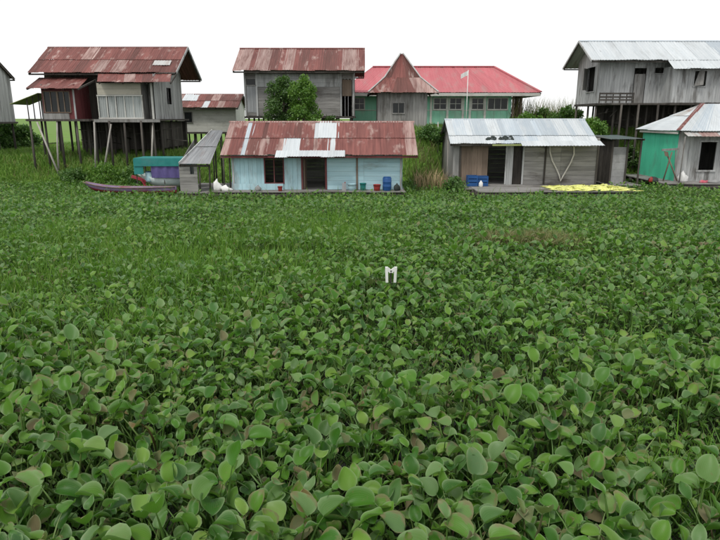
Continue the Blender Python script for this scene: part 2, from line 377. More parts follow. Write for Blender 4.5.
def gable_roof(parent, x0, x1, yf, yr, yb, ze, zr, zb, n, pick, backmat='rust_dark', mat='wood_dark', splits=(0, 1), nc=6, slant=0):
    segs = []
    k = max(3, int((x1 - x0) / 1.6)); g = .1
    for i in range(k + 1):
        x = x0 + .06 + (x1 - x0 - .12) * i / k
        segs += [((x, yf + .08, ze - g), (x, yr, zr - g)), ((x, yb - .08, zb - g), (x, yr, zr - g))]
    segs += [((x0 + .03, yr, zr - .16), (x1 - .03, yr, zr - .16)), ((x0 + .03, yf + .15, ze - .1), (x1 - .03, yf + .15, ze - .1)), ((x0 + .03, yb - .15, zb - .1), (x1 - .03, yb - .15, zb - .1))]
    o = rafters(parent, segs, M[mat])
    slope(o, (x0, yf, ze), (x1, yf, ze), (x0 + slant, yr, zr), (x1 - slant, yr, zr), n, pick, splits, nc)
    slope(o, (x1, yb, zb), (x0, yb, zb), (x1 - slant, yr, zr), (x0 + slant, yr, zr), max(3, n // 2), lambda i, k: M[backmat], (0, 1), nc)
    rc = MB()
    for s_ in (-1, 1): rc.poly([(x0 - .02, yr, zr + .06), (x1 + .02, yr, zr + .06), (x1 + .02, yr + s_ * .16, zr - .03), (x0 - .02, yr + s_ * .16, zr - .03)])
    rc.build('ridge_cap', pick(0, 0), o)
    return o
def posts(parent, spots, zb, zt, r=.07, mat='wood_dark', name='stilt', lean=.05):
    for (x, y) in spots:
        z0 = (zb(x, y) if callable(zb) else zb) - .4; mb = MB()
        ax, ay = jit(lean), jit(lean)
        mb.tube([(x + ax, y + ay, z0), (x + ax * .4 + jit(.02), y, (z0 + zt) / 2), (x, y, zt)], [r * 1.1, r, r * .9], 7)
        mb.build(name, M[mat], parent, True)

# ------------------------------------------------------------------ terrain and water
def sm(t): t = np.clip(t, 0, 1); return t * t * (3 - 2 * t)
SX = np.array([-200, -30, -16, -10.5, -9, 2.9, 3.8, 5.0, 6.0, 13.2, 14.6, 16.6, 18.5, 60, 200.])
SY = np.array([36.5, 36.5, 36.5, 37.5, 38.4, 38.4, 36.2, 36.6, 40.6, 40.6, 38.6, 40.2, 43.4, 43.4, 43.4])
def wav(x, y): return .12 * np.sin(x * .9 + 1.3 * np.sin(y * .5)) + .1 * np.sin(y * 1.3 + x * .37) + .07 * np.sin(x * 2.1 - y * 1.7)
def tz(x, y):
    x = np.asarray(x, float); y = np.asarray(y, float)
    st = np.interp(x, SX, SY) + .3 * np.sin(x * .8); hgt = 1.5 + 1.5 * sm((x + 13) / 8)
    t = sm((y - st) / 5.0)
    return -.9 + t * (hgt + .9) + np.minimum(1, t * 2) * wav(x, y) * .8
def tzf(x, y): return float(tz(x, y))
xs = np.concatenate([[-1500, -600, -250, -120, -80], np.arange(-60, 60.1, 1.0), [80, 120, 250, 600, 1500]])
ys = np.concatenate([np.arange(33, 62, .8), [65, 70, 80, 100, 140, 220, 400, 800, 1600, 2500]])
gx, gy = np.meshgrid(xs, ys); gz = tz(gx, gy)
vs = np.stack([gx, gy, gz], -1).reshape(-1, 3); nx = len(xs)
fs = [(j * nx + i, j * nx + i + 1, (j + 1) * nx + i + 1, (j + 1) * nx + i) for j in range(len(ys) - 1) for i in range(nx - 1)]
me = bpy.data.meshes.new('river_bank'); me.from_pydata(vs.tolist(), [], fs); me.materials.append(M['ground'])
me.polygons.foreach_set('use_smooth', [True] * len(fs)); me.update()
o = bpy.data.objects.new('river_bank', me); COL.objects.link(o); o['kind'] = 'structure'
o['label'] = 'grassy river bank rising behind the floating houses'
mb = MB(); mb.poly([(-1500, -400, 0), (1500, -400, 0), (1500, 60, 0), (-1500, 60, 0)])
o = mb.build('water', M['water']); o['kind'] = 'structure'; o['label'] = 'dark water under the mat of hyacinth'

# ================================================================== floating light blue house
def deck(parent, x0, x1, y0, y1, z, mat, w=.18, nlogs=5, along='x'):
    mb = MB(); y = y0
    while y < y1 - .03:
        x = x0
        while x < x1 - .1:
            xe = min(x1, x + random.uniform(2.2, 3.6)); mb.box(x + .005 + jit(.03) * (x == x0), xe - .005 + jit(.05) * (xe == x1), y + .006, min(y1, y + w) - .006, z - .05 + jit(.006), z + jit(.008)); x = xe
        y += w
    d = mb.build('deck', mat, parent, kind='stuff')
    for i in range(nlogs):
        yy = y0 + .15 + (y1 - y0 - .3) * i / max(1, nlogs - 1); l = MB()
        l.tube([(x0 + jit(.1), yy, z - .22), ((x0 + x1) / 2, yy + jit(.05), z - .24), (x1 + jit(.1), yy, z - .22)], [.15, .17, .14], 8)
        l.build('float_log', M['wood_dark'], parent, True)
    return d

YW = 33.5; xl = at(232, 170, YW).x; xr = at(402, 170, YW).x; yb = 38.0; DZ = .34
ZE = at(300, 155, 32.9).z; ZR = at(300, 122, 35.8).z
h = thing('floating_house', ((xl + xr) / 2, YW, 0), 'light blue floating house with long rusty roof patched with pale sheets', 'house')
z_at = lambda py, Y=YW: at(300, py, Y).z
x_at = lambda px, Y=YW, py=165: at(px, py, Y).x
deck(h, at(213, 190, 32.6).x, at(405, 190, 32.6).x, 32.5, yb + .1, DZ, M['wood_h'], nlogs=6)
wt = ZE + .33
u = lambda px: x_at(px) - xl
wall(h, 'left_wall_boards', (xl, yb), (xl, YW), DZ, wt, M['blue_h'], orient='h', w=.22)
wall(h, 'wall_boards', (xl, YW), (xl + u(302), YW), DZ, wt, M['blue'], [(u(265), u(283), z_at(183), z_at(157))], w=.24)
wall(h, 'wall_boards', (xl + u(326), YW), (xr, YW), DZ, wt, M['blue_h'], orient='h', w=.24)
wall(h, 'right_wall_boards', (xr, YW), (xr, yb), DZ, wt, M['blue_h'], orient='h', w=.22)
wall(h, 'back_wall_boards', (xr, yb), (xl, yb), DZ, wt, M['wood_h'], orient='h', w=.22)
mb = MB(); mb.box(xl + u(302), xl + u(326), YW - .003, YW + .03, z_at(157.5), wt); mb.build('door_lintel', M['blue'], h)
window(h, (xl + u(265), YW), (xl + u(283), YW), z_at(182.6), z_at(157.5), M['maroon'], .06, cross=(('v', .5),), glass=False)
mb = MB()
for px in (302, 326): mb.box(xl + u(px) - .05, xl + u(px) + .05, YW - .06, YW + .05, DZ + .01, z_at(158))
mb.box(xl + u(302) - .05, xl + u(326) + .05, YW - .062, YW + .052, z_at(158), z_at(156.5)); mb.build('door_frame', M['maroon'], h)
mb = MB(); mb.hexa([(xl + u(303.5), YW + .06, DZ + .02), (xl + u(303.5) + .04, YW + .06, DZ + .02), (xl + u(305), YW + 1.0, DZ + .02), (xl + u(305) - .04, YW + 1.0, DZ + .02), (xl + u(303.5), YW + .06, z_at(159)), (xl + u(303.5) + .04, YW + .06, z_at(159)), (xl + u(305), YW + 1.0, z_at(159)), (xl + u(305) - .04, YW + 1.0, z_at(159))]); mb.build('door', M['wood_brown'], h)
for px in (233, 357, 401):
    mb = MB(); mb.box(x_at(px) - .05, x_at(px) + .05, YW - .07, YW - .03, DZ + .01, z_at(156)); mb.build('corner_post', M['wood_pale' if px != 357 else 'wood_brown'], h)
# lower skirting sheet left of the door
mb = MB(); boards(mb, (x_at(233), YW - .08), (x_at(283), YW - .08), DZ, z_at(183.5), w=.5); mb.build('skirting', M['blue'], h)
# open lean-to bay on the left: post
for px in (223, 229):
    mb = MB(); mb.tube([(x_at(px), YW + .1, DZ), (x_at(px) + .02, YW + .1, ZE + .1)], .045, 6); mb.build('porch_post', M['wood_dark'], h, True)
def pickH(i, k):
    px = 222 + i * 9
    if k == 1 and 308 <= px <= 335: return M['zinc']
    if k == 0 and 278 <= px <= 300: return M['zinc']
    if 236 <= px <= 248: return M['zinc_blue']
    if px >= 396 and px % 2: return M['rust_pale']
    if px < 224: return M['rust_pale']
    if k == 0 and 330 <= px <= 338: return M['zinc']
    return M[random.choices(['rust', 'rust_dark', 'rust_pale'], [6, 1.4, .6])[0]]
rx0 = at(220, 155, 32.9).x; rx1 = at(418, 155, 32.9).x
ro = gable_roof(h, rx0, rx1, 32.9, 35.8, 38.7, ZE, ZR, ZE, 22, pickH, splits=(0, .5, 1), nc=5, slant=.05)
# low pale eave strip over window and door
slope(ro, (x_at(275, 32.6), 32.62, ZE - .09), (x_at(345, 32.6), 32.62, ZE - .09), (x_at(276, 32.9), 33.2, ZE + .22), (x_at(345, 32.9), 33.2, ZE + .22), 6, choose(('zinc', 1)), nc=5)
mb = MB(); mb.box(rx0, rx1, 32.95, 33.0, ZE - .16, ZE - .05); mb.build('fascia', M['maroon'], ro)

# things on its deck
def bucket(name, px, Y, r, ht, mat, label, cat, z=DZ, lid=None):
    x = x_at(px, Y, 185); t = thing(name, (x, Y, z), label, cat)
    mb = MB(); mb.lathe((x, Y, z), [(r * .82, 0), (r * .9, ht * .5), (r, ht * .94), (r * 1.06, ht * .95), (r * 1.06, ht), (r * .93, ht), (r * .8, ht * .25)], 14); mb.build('bucket_body', mat, t, True)
    if lid: mb = MB(); mb.lathe((x, Y, z), [(r * 1.08, ht), (r * 1.08, ht + .03), (r * .3, ht + .05)], 14); mb.build('lid', lid, t, True)
    hb = MB(); hb.tube([(x + r * math.cos(a) * 1.07, Y - .02 - r * .5 * math.sin(a), z + ht * .93 - r * .6 * math.sin(a)) for a in np.linspace(0, math.pi, 9)], .008, 5); hb.build('handle', M['wood_dark'], t, True)
    return t
def barrel(px, Y, r, ht, mat, label, z=DZ, cat='barrel'):
    x = x_at(px, Y, 185); t = thing('barrel', (x, Y, z), label, cat)
    mb = MB(); mb.lathe((x, Y, z), [(r * .9, 0), (r, .04), (r, ht * .3), (r * 1.05, ht * .33), (r, ht * .36), (r, ht * .63), (r * 1.05, ht * .66), (r, ht * .69), (r, ht * .95), (r * .9, ht)], 16); mb.build('barrel_body', mat, t, True)
    mb = MB(); mb.lathe((x, Y, z), [(r * .85, ht + .001), (r * .85, ht + .03), (r * .1, ht + .035)], 16); mb.build('lid', mat, t, True); return t
bucket('bucket', 377, 32.95, .2, .34, M['red_plastic'], 'red plastic bucket beside the blue barrel on the blue house deck', 'bucket')
barrel(387, 33.0, .24, .72, M['blue_plastic'], 'tall blue plastic barrel on the deck against the light blue wall')
bucket('basin', 352, 33.05, .22, .36, M['blue'], 'pale blue plastic tub on deck near middle of blue wall', 'tub')
bucket('bucket', 363, 33.1, .17, .4, M['turq'], 'small teal bucket standing between the pale tub and the red bucket', 'bucket')
bucket('bucket', 280, 32.75, .13, .26, M['red_plastic'], 'small red bucket below the window of the light blue house', 'bucket')
t = thing('jerry_can', (x_at(344, 33.1), 33.1, DZ), 'grey plastic jerry can against the light blue wall right of the door', 'jerry can')
mb = MB(); xx = x_at(344, 33.1); mb.hexa([(xx - .12, 33.0, DZ), (xx + .12, 33.0, DZ), (xx + .12, 33.2, DZ), (xx - .12, 33.2, DZ), (xx - .1, 33.03, DZ + .4), (xx + .1, 33.03, DZ + .4), (xx + .1, 33.17, DZ + .4), (xx - .1, 33.17, DZ + .4)]); mb.build('can_body', M['tin_grey'], t)
mb = MB(); mb.lathe((xx + .05, 33.1, DZ + .4), [(.03, 0), (.03, .06), (.02, .065)], 8); mb.build('cap', M['red_plastic'], t)
def sack(name, px, Y, w, d, ht, mat, label, cat, z=DZ, py=187, neck=True):
    x = x_at(px, Y, py); mb = MB(); n_, k0 = 14, 0
    prof = [(.7, 0), (1, .12), (1.05, .4), (.9, .7), (.55, .88), (.2, 1.0), (.28, 1.12)]
    if not neck: prof = [(.8, 0), (1, .15), (1.0, .45), (.86, .72), (.6, .9), (.25, 1.0), (.05, 1.03)]
    for r, q in prof:
        for j in range(n_):
            a = 2 * math.pi * j / n_; rr = r * (1 + .12 * math.sin(3 * a + q * 5 + px) + .08 * math.sin(2 * a + q * 3) + jit(.06 if neck else .2)); mb.v.append((x + w / 2 * rr * math.cos(a), Y + d / 2 * rr * math.sin(a), z + ht * q * (1 + (0 if neck or q == 0 else .35 * math.cos(a + 2.6) + jit(.1)))))
    for i in range(len(prof) - 1):
        for j in range(n_): a = i * n_ + j; b_ = i * n_ + (j + 1) % n_; mb.f.append((a, b_, b_ + n_, a + n_)); mb.m.append(0)
    mb.f.append(tuple(range(n_))[::-1]); mb.m.append(0); e = (len(prof) - 1) * n_; mb.f.append(tuple(e + j for j in range(n_))); mb.m.append(0)
    o = mb.build(name, mat, None, True); return tag(o, label, cat)
sack('sack', 397, 32.95, .34, .3, .36, M['dark_cloth'], 'dark bundle at the right end of the blue house deck', 'bundle')
sack('sack', 258, 32.85, .3, .28, .28, M['concrete'], 'small grey sack on deck below the left blue wall', 'sack')
sack('sack', 218, 33.0, .5, .4, .46, M['white'], 'tall white sack at the left end of the blue house deck', 'sack', .34, neck=False)
sack('sack', 227, 32.85, .6, .45, .24, M['white'], 'low slumped white sack beside the tall white sack', 'sack', .34, neck=False)

# ================================================================== grey shed beside the blue house
YS = 33.2; sx0 = at(180, 180, YS).x; sx1 = at(198, 180, YS).x
sh = thing('plank_shed', ((sx0 + sx1) / 2, YS, 0), 'small grey plank shed with steep tilted tin roof left of blue house', 'shed')
zt = at(190, 164, YS).z; zback = at(215, 131, 37.6).z
deck(sh, sx0 - .1, at(219.5, 190, YS).x, YS - .45, 37.8, .25, M['wood_h'], nlogs=4)
wall(sh, 'wall_boards', (sx0, YS), (sx1, YS), .25, zt - .02, M['wood_h'], [(.6, .8, zt - .55, zt - .1)], orient='h', w=.2)
wall(sh, 'left_wall_boards', (sx0, 36.6), (sx0, YS), .25, zt, M['wood'], top=lambda u_: zt - .05 + (3.4 - u_) / 3.4 * (zback - zt) * .74, w=.22)
for px, y_, zz in ((209, YS + .1, zt), (216, 35.4, zt + .7), (214, 37.4, zback - .15), (222, 37.4, zback - .15), (199, YS + .08, zt)):
    mb = MB(); x_ = at(px, 170, y_).x; mb.tube([(x_, y_, .2), (x_ + .03, y_, zz - .05)], .05, 6); mb.build('post', M['wood_dark'], sh, True)
ro = rafters(sh, [((sx0 + .05, YS - .1, zt - .08), (at(214, 131, 37.6).x, 37.6, zback - .08)), ((at(207, 163, YS).x, YS - .1, zt - .08), (at(222, 131, 37.6).x, 37.6, zback - .08)), ((sx0 + .02, YS, zt - .1), (at(208, 163, YS).x, YS, zt - .1))], M['wood_dark'])
slope(ro, at(179, 164, YS - .25), at(210, 164, YS - .25), at(212, 131, 37.7), at(223, 131, 37.7), 5, choose(('tin_grey', 1)), (0, .5, 1), nc=5)
mb = MB(); mb.beam(at(179, 163.3, YS - .28), at(212, 130.3, 37.7), .05, .12); mb.build('barge_board', M['wood_pale'], ro)

# ================================================================== boats
def hull(t, xa, xb, y, z, w, ht, sheer, mats, name='hull', rake=.5):
    n_ = 16; mb = MB()
    for i in range(n_ + 1):
        s_ = i / n_; x = xa + (xb - xa) * s_; ww = w / 2 * max(.03, math.sin(math.pi * min(.93, .06 + s_ * .94)) ** .6)
        zz = z + sheer * (abs(2 * s_ - 1) ** 2.4) * (1.0 if s_ < .5 else .1)
        kx = rake * (1 - s_) ** 3
        for q, (yy, dz) in enumerate(((-1, ht), (-.93, ht * .45), (-.6, .06), (0, 0), (.6, .06), (.93, ht * .45), (1, ht))):
            mb.v.append((x + kx * (1 - dz / ht), y + yy * ww, zz * .6 + z * .4 + dz + (zz - z) * .4 * (dz / ht)))
    for i in range(n_):
        for q in range(6): a = i * 7 + q; mb.f.append((a, a + 1, a + 8, a + 7)); mb.m.append(1 if q in (1, 2, 3, 4) else 0)
    o = mb.build(name, mats, t, True); md = o.modifiers.new('thick', 'SOLIDIFY'); md.thickness = .035
    return o
YB = 33.6; xa = at(85, 190, YB).x; xb = at(176, 190, YB).x
bt = thing('long_boat', ((xa + xb) / 2, YB, 0), 'narrow wooden longboat with violet side and red bottom among the plants', 'boat')
hull(bt, xa, xb, YB, .1, .8, .36, .3, [M['hull_violet'], M['hull_red']])
for s_ in (-1, 1):
    mb = MB(); mb.tube([(xa + (xb - xa) * q, YB + s_ * (.4 * max(.03, math.sin(PI_ * min(.93, .06 + q * .94)) ** .6) + .03), .1 + .36 + .3 * (abs(2 * q - 1) ** 2.4) * (1.0 if q < .5 else .1)) for q in np.linspace(0, 1, 14)], .028, 6); mb.build('gunwale', M['wood_brown'], bt, True)
for s_ in (.3, .5, .7):
    mb = MB(); x_ = xa + (xb - xa) * s_; mb.box(x_ - .1, x_ + .1, YB - .33, YB + .33, .38, .41); mb.build('thwart', M['wood_brown'], bt)
YC = 35.6; xa = at(138, 180, YC).x; xb = at(196, 180, YC).x
ct = thing('covered_boat', ((xa + xb) / 2, YC, 0), 'pale hulled boat with red prow under a turquoise tarp canopy', 'boat')
hull(ct, xa, xb, YC, .25, 1.5, .62, .2, [M['hull_pale'], M['hull_pale']], rake=.9)
mb = MB(); pz = at(140, 178, YC).z; mb.beam((xa - .35, YC, pz + .1), (xa + .5, YC, pz - .18), .14, .16); mb.beam((xa + .35, YC - .35, pz - .05), (xa + .8, YC - .6, pz - .75), .1, .1); mb.build('prow', M['hull_red'], ct)
zc1 = at(160, 157.5, YC).z; zc0 = at(160, 165, YC).z; xc0 = at(139, 160, YC).x
ca = MB(); ca.box(xc0, xb, YC - .85, YC + .85, zc1 - .05, zc1 + .02); ca.box(xc0, xb, YC - .9, YC - .86, zc0, zc1 - .02)
ca.box(xc0 - .04, xc0 + .5, YC - .84, YC - .80, at(160, 173, YC).z, zc1 - .06); ca.build('canopy', M['turq'], ct)
cl = MB(); nn = 24; x0_, x1_ = at(156, 170, YC).x, xb - .05
for i in range(nn + 1):
    x = x0_ + (x1_ - x0_) * i / nn
    for z_ in (at(160, 176.5, YC).z, zc0 + .1): cl.v.append((x, YC - .83 + .03 * math.sin(i * 1.3), z_))
for i in range(nn): a = i * 2; cl.f.append((a, a + 2, a + 3, a + 1)); cl.m.append(0)
cl.build('side_cloth', M['purple'], ct, True)
for x_ in (xc0 + .05, (xc0 + xb) / 2, xb - .1):
    for y_ in (YC - .7, YC + .7): mb = MB(); mb.tube([(x_, y_, .5), (x_, y_, zc1 - .03)], .03, 6); mb.build('canopy_post', M['wood_dark'], ct)
t = thing('barrel', (at(150, 176, YC - .4).x, YC - .4, .6), 'blue plastic drum inside the boat under the turquoise canopy', 'barrel')
mb = MB(); c = (at(150, 176, YC - .4).x, YC - .4, .6); mb.lathe(c, [(.24, 0), (.26, .1), (.27, .2), (.26, .3), (.26, .5), (.22, .56)], 14); mb.build('barrel_body', M['blue'], t, True)
mb = MB(); mb.lathe(c, [(.23, .561), (.23, .59), (.05, .6)], 14); mb.build('lid', M['blue_plastic'], t, True)

# ================================================================== grey floating house with tin roof
YW = 36.3; EY = 35.6; RY = 38.4; yb = 41.0; DZ2 = .32
xl = x_at(453, YW, 160); xr = x_at(598, YW, 160); ZE = at(520, 143.5, EY).z; ZR = at(520, 119.5, RY).z
g = thing('floating_house', ((xl + xr) / 2, YW, 0), 'grey plank floating house with pale tin roof and dark open doorway', 'house')
deck(g, x_at(478, 32.7, 190), x_at(636, 32.7, 190), 32.7, YW, DZ2, M['wood_h'], nlogs=6)
deck(g, xl - .1, xr + .1, YW, yb + .1, DZ2 - .012, M['wood_h'], nlogs=4)
U = lambda px: x_at(px, YW, 160) - xl
ZA = lambda py: at(520, py, YW).z
wt = ZE + .3
wall(g, 'wall_boards', (xl, YW), (xl + U(461), YW), DZ2, wt, M['wood'], w=.2)
wall(g, 'wall_boards', (xl + U(461), YW + .05), (xl + U(488), YW + .05), DZ2, wt, M['wood_brown'], w=.3)
mb = MB(); mb.box(xl + U(488), xl + U(506), YW, YW + .03, ZA(148), wt); mb.build('door_lintel', M['wood_dark'], g)
wall(g, 'wall_boards', (xl + U(506), YW), (xl + U(513), YW), DZ2, wt, M['wood_pale'], w=.2)
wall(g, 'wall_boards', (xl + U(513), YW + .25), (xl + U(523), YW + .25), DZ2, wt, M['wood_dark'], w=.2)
wall(g, 'wall_boards', (xl + U(523), YW), (xr, YW), DZ2, wt, M['wood_h'], orient='h', w=.27)
wall(g, 'left_wall_boards', (xl, yb), (xl, YW), DZ2, wt, M['wood'], w=.22, top=lambda u_: min(ZR - .15, wt + min(u_, yb - YW - u_) * .45))
wall(g, 'right_wall_boards', (xr, YW), (xr, yb), DZ2, wt, M['wood'], w=.22)
wall(g, 'back_wall_boards', (xr, yb), (xl, yb), DZ2, wt, M['wood_h'], orient='h', w=.3)
for px in (460, 506, 523, 545, 597):
    mb = MB(); mb.box(x_at(px, YW, 160) - .05, x_at(px, YW, 160) + .05, YW - .08, YW - .035, DZ2 + .01, ZA(145)); mb.build('wall_post', M['wood_pale' if px in (506, 523) else 'wood_dark'], g)
rx0 = x_at(452, EY, 145) - .1; rx1 = x_at(600, EY, 142)
def pickJ(i, k): return M['zinc' if (k == 0 and i > 9) or random.random() < .25 else 'zinc_blue']
ro = gable_roof(g, rx0, rx1, EY, RY, 41.2, ZE, ZR, ZE, 17, pickJ, 'zinc_blue', splits=(0, .32, 1), nc=5)
slope(ro, (rx1 - 4.6, EY - .45, ZE - .12), (rx1 + .15, EY - .45, ZE - .12), (rx1 - 4.6, EY + .2, ZE + .13), (rx1 + .1, EY + .2, ZE + .13), 6, choose(('zinc', 1)), nc=5)
mb = MB(); mb.beam((x_at(492, EY, 145), EY - .1, ZE - .09), (x_at(535, EY, 145), EY - .1, ZE - .07), .1, .09); mb.build('bamboo_gutter', M['yellow_green'], ro)
# dark bundles thrown on the roof
def heap(name, c, rx, ry, rz, mat, label, cat, n_=9, tilt=0.0):
    mb = MB()
    for k in range(n_):
        p = Vector((c[0] + jit(rx), c[1] + jit(ry), c[2])); p.z += (p.y - c[1]) * tilt; r_ = random.uniform(.4, .8) * rz
        mb.lathe(p, [(r_ * .9, -.05), (r_ * 1.1, r_ * .3), (r_ * .9, r_ * .8), (r_ * .3, r_ * 1.15)], 7)
    o = mb.build(name, mat, None, True); return tag(o, label, cat)
heap('cloth_bundle', (x_at(500, EY + .5, 140), EY + .55, ZE + .26), .8, .16, .13, M['dark_cloth'], 'dark bundle of nets lying on the edge of the pale tin roof', 'bundle', 55, .55)
# pale rope hung in a long V on the wall
mb = MB(); Yr = YW - .12
P = [at(px, py, Yr) for px, py in ((550, 143), (550, 152), (552, 160), (556, 168), (559, 175), (560.5, 181), (563, 176), (567, 169), (571, 162), (574, 154), (574, 146), (572, 143))]
mb.tube(P, .045, 7); o = mb.build('hose', M['rope'], None, True); tag(o, 'pale rope hanging in a long loop on the grey plank wall', 'rope')
# blue crate and cans on the bank side porch
def crate(px, py, Y, w, d, ht, mat, label, z):
    x = x_at(px, Y, py); t = thing('crate', (x, Y, z), label, 'crate'); mb = MB()
    mb.box(x - w / 2, x + w / 2, Y - d / 2, Y + d / 2, z, z + .03)
    for k in range(3):
        z0_ = z + .04 + k * ht / 3
        mb.box(x - w / 2, x + w / 2, Y - d / 2, Y - d / 2 + .02, z0_, z0_ + ht / 3 - .04); mb.box(x - w / 2, x + w / 2, Y + d / 2 - .02, Y + d / 2, z0_, z0_ + ht / 3 - .04)
        mb.box(x - w / 2, x - w / 2 + .02, Y - d / 2 + .021, Y + d / 2 - .021, z0_, z0_ + ht / 3 - .04); mb.box(x + w / 2 - .02, x + w / 2, Y - d / 2 + .021, Y + d / 2 - .021, z0_, z0_ + ht / 3 - .04)
    for sx_ in (-1, 1):
        for sy_ in (-1, 1): mb.box(x + sx_ * (w / 2 - .005) - .025, x + sx_ * (w / 2 - .005) + .025, Y + sy_ * (d / 2 - .005) - .025, Y + sy_ * (d / 2 - .005) + .025, z, z + ht)
    mb.build('crate_body', mat, t)
    mb = MB(); mb.box(x - w / 2 + .04, x + w / 2 - .04, Y - d / 2 + .04, Y + d / 2 - .04, z + ht * .85, z + ht * .95); mb.build('contents', M['dark_cloth'], t); return t
deck2 = thing('landing', (x_at(474, 35.4, 183), 35.4, 0), 'small plank landing with the blue crates before the grey house', 'landing')
deck(deck2, x_at(462, 35.4, 183), x_at(477, 35.4, 183), 34.2, 36.2, DZ2 - .02, M['wood_h'], nlogs=3)
crate(472, 178, 35.5, .55, .5, .62, M['blue_plastic'], 'left blue plastic crate before the brown wall of grey house', DZ2)
crate(482, 178, 35.6, .6, .5, .58, M['blue_plastic'], 'right blue plastic crate next to the dark doorway', DZ2 - 0.0)
x_ = x_at(481, 34.9, 181); t = thing('jerry_can', (x_, 34.9, DZ2), 'small white plastic jug before the right blue crate', 'jug')
mb = MB(); mb.lathe((x_, 34.9, DZ2), [(.1, 0), (.12, .05), (.12, .24), (.05, .32), (.04, .38)], 12); mb.build('jug_body', M['white'], t, True)
mb = MB(); mb.lathe((x_, 34.9, DZ2 + .38), [(.045, .001), (.045, .04), (.03, .05)], 10); mb.build('cap', M['blue_plastic'], t)
# yellow-green net spread on the deck
xa_, xb_ = x_at(550, 34, 188), x_at(628, 34, 188); mb = MB(); nu, nv = 60, 20
for j in range(nv + 1):
    for i in range(nu + 1):
        ex = .25 * math.sin(j * .9) + .12 * math.sin(j * 2.3); x = xa_ + ex + (xb_ - xa_ - .1 + .2 * math.sin(j * 1.7)) * i / nu; y = 32.8 + 2.3 * j / nv + .12 * math.sin(i * .5)
        edge = min(1, 5 * min(i / nu, 1 - i / nu, j / nv, 1 - j / nv))
        mb.v.append((x, y, DZ2 + .03 + edge * (.07 + .05 * math.sin(i * 1.1 + j * .7) + .04 * math.sin(i * 2.7 - j * 1.9) + jit(.02) + .05 * math.sin(i * .33))))
for j in range(nv):
    for i in range(nu): a = j * (nu + 1) + i; mb.f.append((a, a + 1, a + nu + 2, a + nu + 1)); mb.m.append(0)
o = mb.build('fishing_net', M['yellow_net'], None, True); tag(o, 'yellow green fishing net spread to dry on the grey deck', 'net')

# ================================================================== dark lean-to between the two right houses
YL = 37.2; x0 = x_at(611, YL, 160); x1 = x_at(640, YL, 160)
lt = thing('lean_to_shed', ((x0 + x1) / 2, YL, 0), 'dark low shed with grey block wall beside the green house', 'shed')
zb_ = at(620, 180, YL).z - .25; ztp = at(620, 139, YL).z
deck(lt, x0 - .1, x1, YL - .6, 40.6, zb_, M['wood_h'], nlogs=3)
wall(lt, 'block_wall', (x0, YL), (x0 + (x1 - x0) * .52, YL), zb_, at(620, 147, YL).z, M['concrete'], w=.42, orient='h')
wall(lt, 'left_wall_boards', (x0, 40.5), (x0, YL), zb_, ztp - .15, M['wood_dark'], w=.2)
wall(lt, 'back_wall_boards', (x1, 40.5), (x0, 40.5), zb_, ztp - .1, M['wood_dark'], w=.2)
for fx in (0, .52, .97): mb = MB(); xx = x0 + (x1 - x0) * fx; mb.box(xx - .05, xx + .05, YL - .1, YL - .035, zb_, ztp - .02); mb.build('post', M['wood_dark'], lt)
ro = rafters(lt, [((x0 + (x1 - x0) * f, YL - .4, ztp - .03), (x0 + (x1 - x0) * f, 40.7, ztp + .03)) for f in (.02, .5, .97)], M['wood_dark'])
slope(ro, (x0 - .3, YL - .5, ztp), (x1 - .05, YL - .5, ztp), (x0 - .3, 40.8, ztp + .12), (x1 - .05, 40.8, ztp + .12), 4, choose(('tin_dark', 1)), nc=5)

# ================================================================== green and grey house on the right
YW = 37.5; xl = x_at(677, YW, 155); xr = xl + 8.5; yb = 42.3; FZ = at(680, 181, YW).z
k_ = thing('green_house', (xl + 4, YW, 0), 'house with green side wall, grey board front and white hipped roof', 'house')
ZE = at(677, 131, YW - .35).z; ZRd = at(703, 104, 40.0).z
deck(k_, xl - 1.3, xr, YW - 1.6, yb, FZ, M['wood_h'], nlogs=5)
wt = ZE + .02
wall(k_, 'left_wall_boards', (xl, yb), (xl, YW), FZ, wt, M['green'], w=.6, thk=.02)
U = lambda px: x_at(px, YW, 155) - xl
wz0, wz1 = at(700, 170, YW).z, at(700, 142, YW).z
wall(k_, 'wall_boards', (xl, YW), (xr, YW), FZ, wt, M['wood_pale'], [(U(699), U(715), wz0, wz1)], w=.24)
wall(k_, 'right_wall_boards', (xr, YW), (xr, yb), FZ, wt, M['wood'], w=.24)
wall(k_, 'back_wall_boards', (xr, yb), (xl, yb), FZ, wt, M['wood'], w=.24)
window(k_, (xl + U(699), YW - .03), (xl + U(715), YW - .03), wz0, wz1, M['wood_pale'], .1, glass=False)
mb = MB(); s0 = xl + U(699); mb.hexa([(s0 + .03, YW + .0, wz0 + .02), (s0 + .07, YW + .0, wz0 + .02), (s0 + .3, YW + .5, wz0 + .02), (s0 + .26, YW + .5, wz0 + .02), (s0 + .03, YW, wz1 - .02), (s0 + .07, YW, wz1 - .02), (s0 + .3, YW + .5, wz1 - .02), (s0 + .26, YW + .5, wz1 - .02)]); mb.build('shutter', M['tin_grey'], k_)
mb = MB(); mb.box(xl - .035, xl + .06, YW - .06, YW - .03, FZ, wt - .03); mb.build('corner_board', M['wood'], k_)
e_fl = Vector((xl - .3, YW - .45, ZE)); e_bl = Vector((xl - .45, yb + .5, ZE)); e_fr = Vector((xr + .3, YW - .45, ZE)); e_br = Vector((xr + .3, yb + .5, ZE))
r_l = at(703, 104, 40.0); r_r = Vector((xr - 2, 40.0, r_l.z))
dn = Vector((0, 0, -.1))
ro = rafters(k_, [(e_fl + dn + Vector((.1, .1, 0)), r_l + dn), (e_bl + dn + Vector((.1, -.1, 0)), r_l + dn), (r_l + dn, r_r + dn), (e_fr + dn, r_r + dn), (e_br + dn, r_r + dn)], M['wood_dark'])
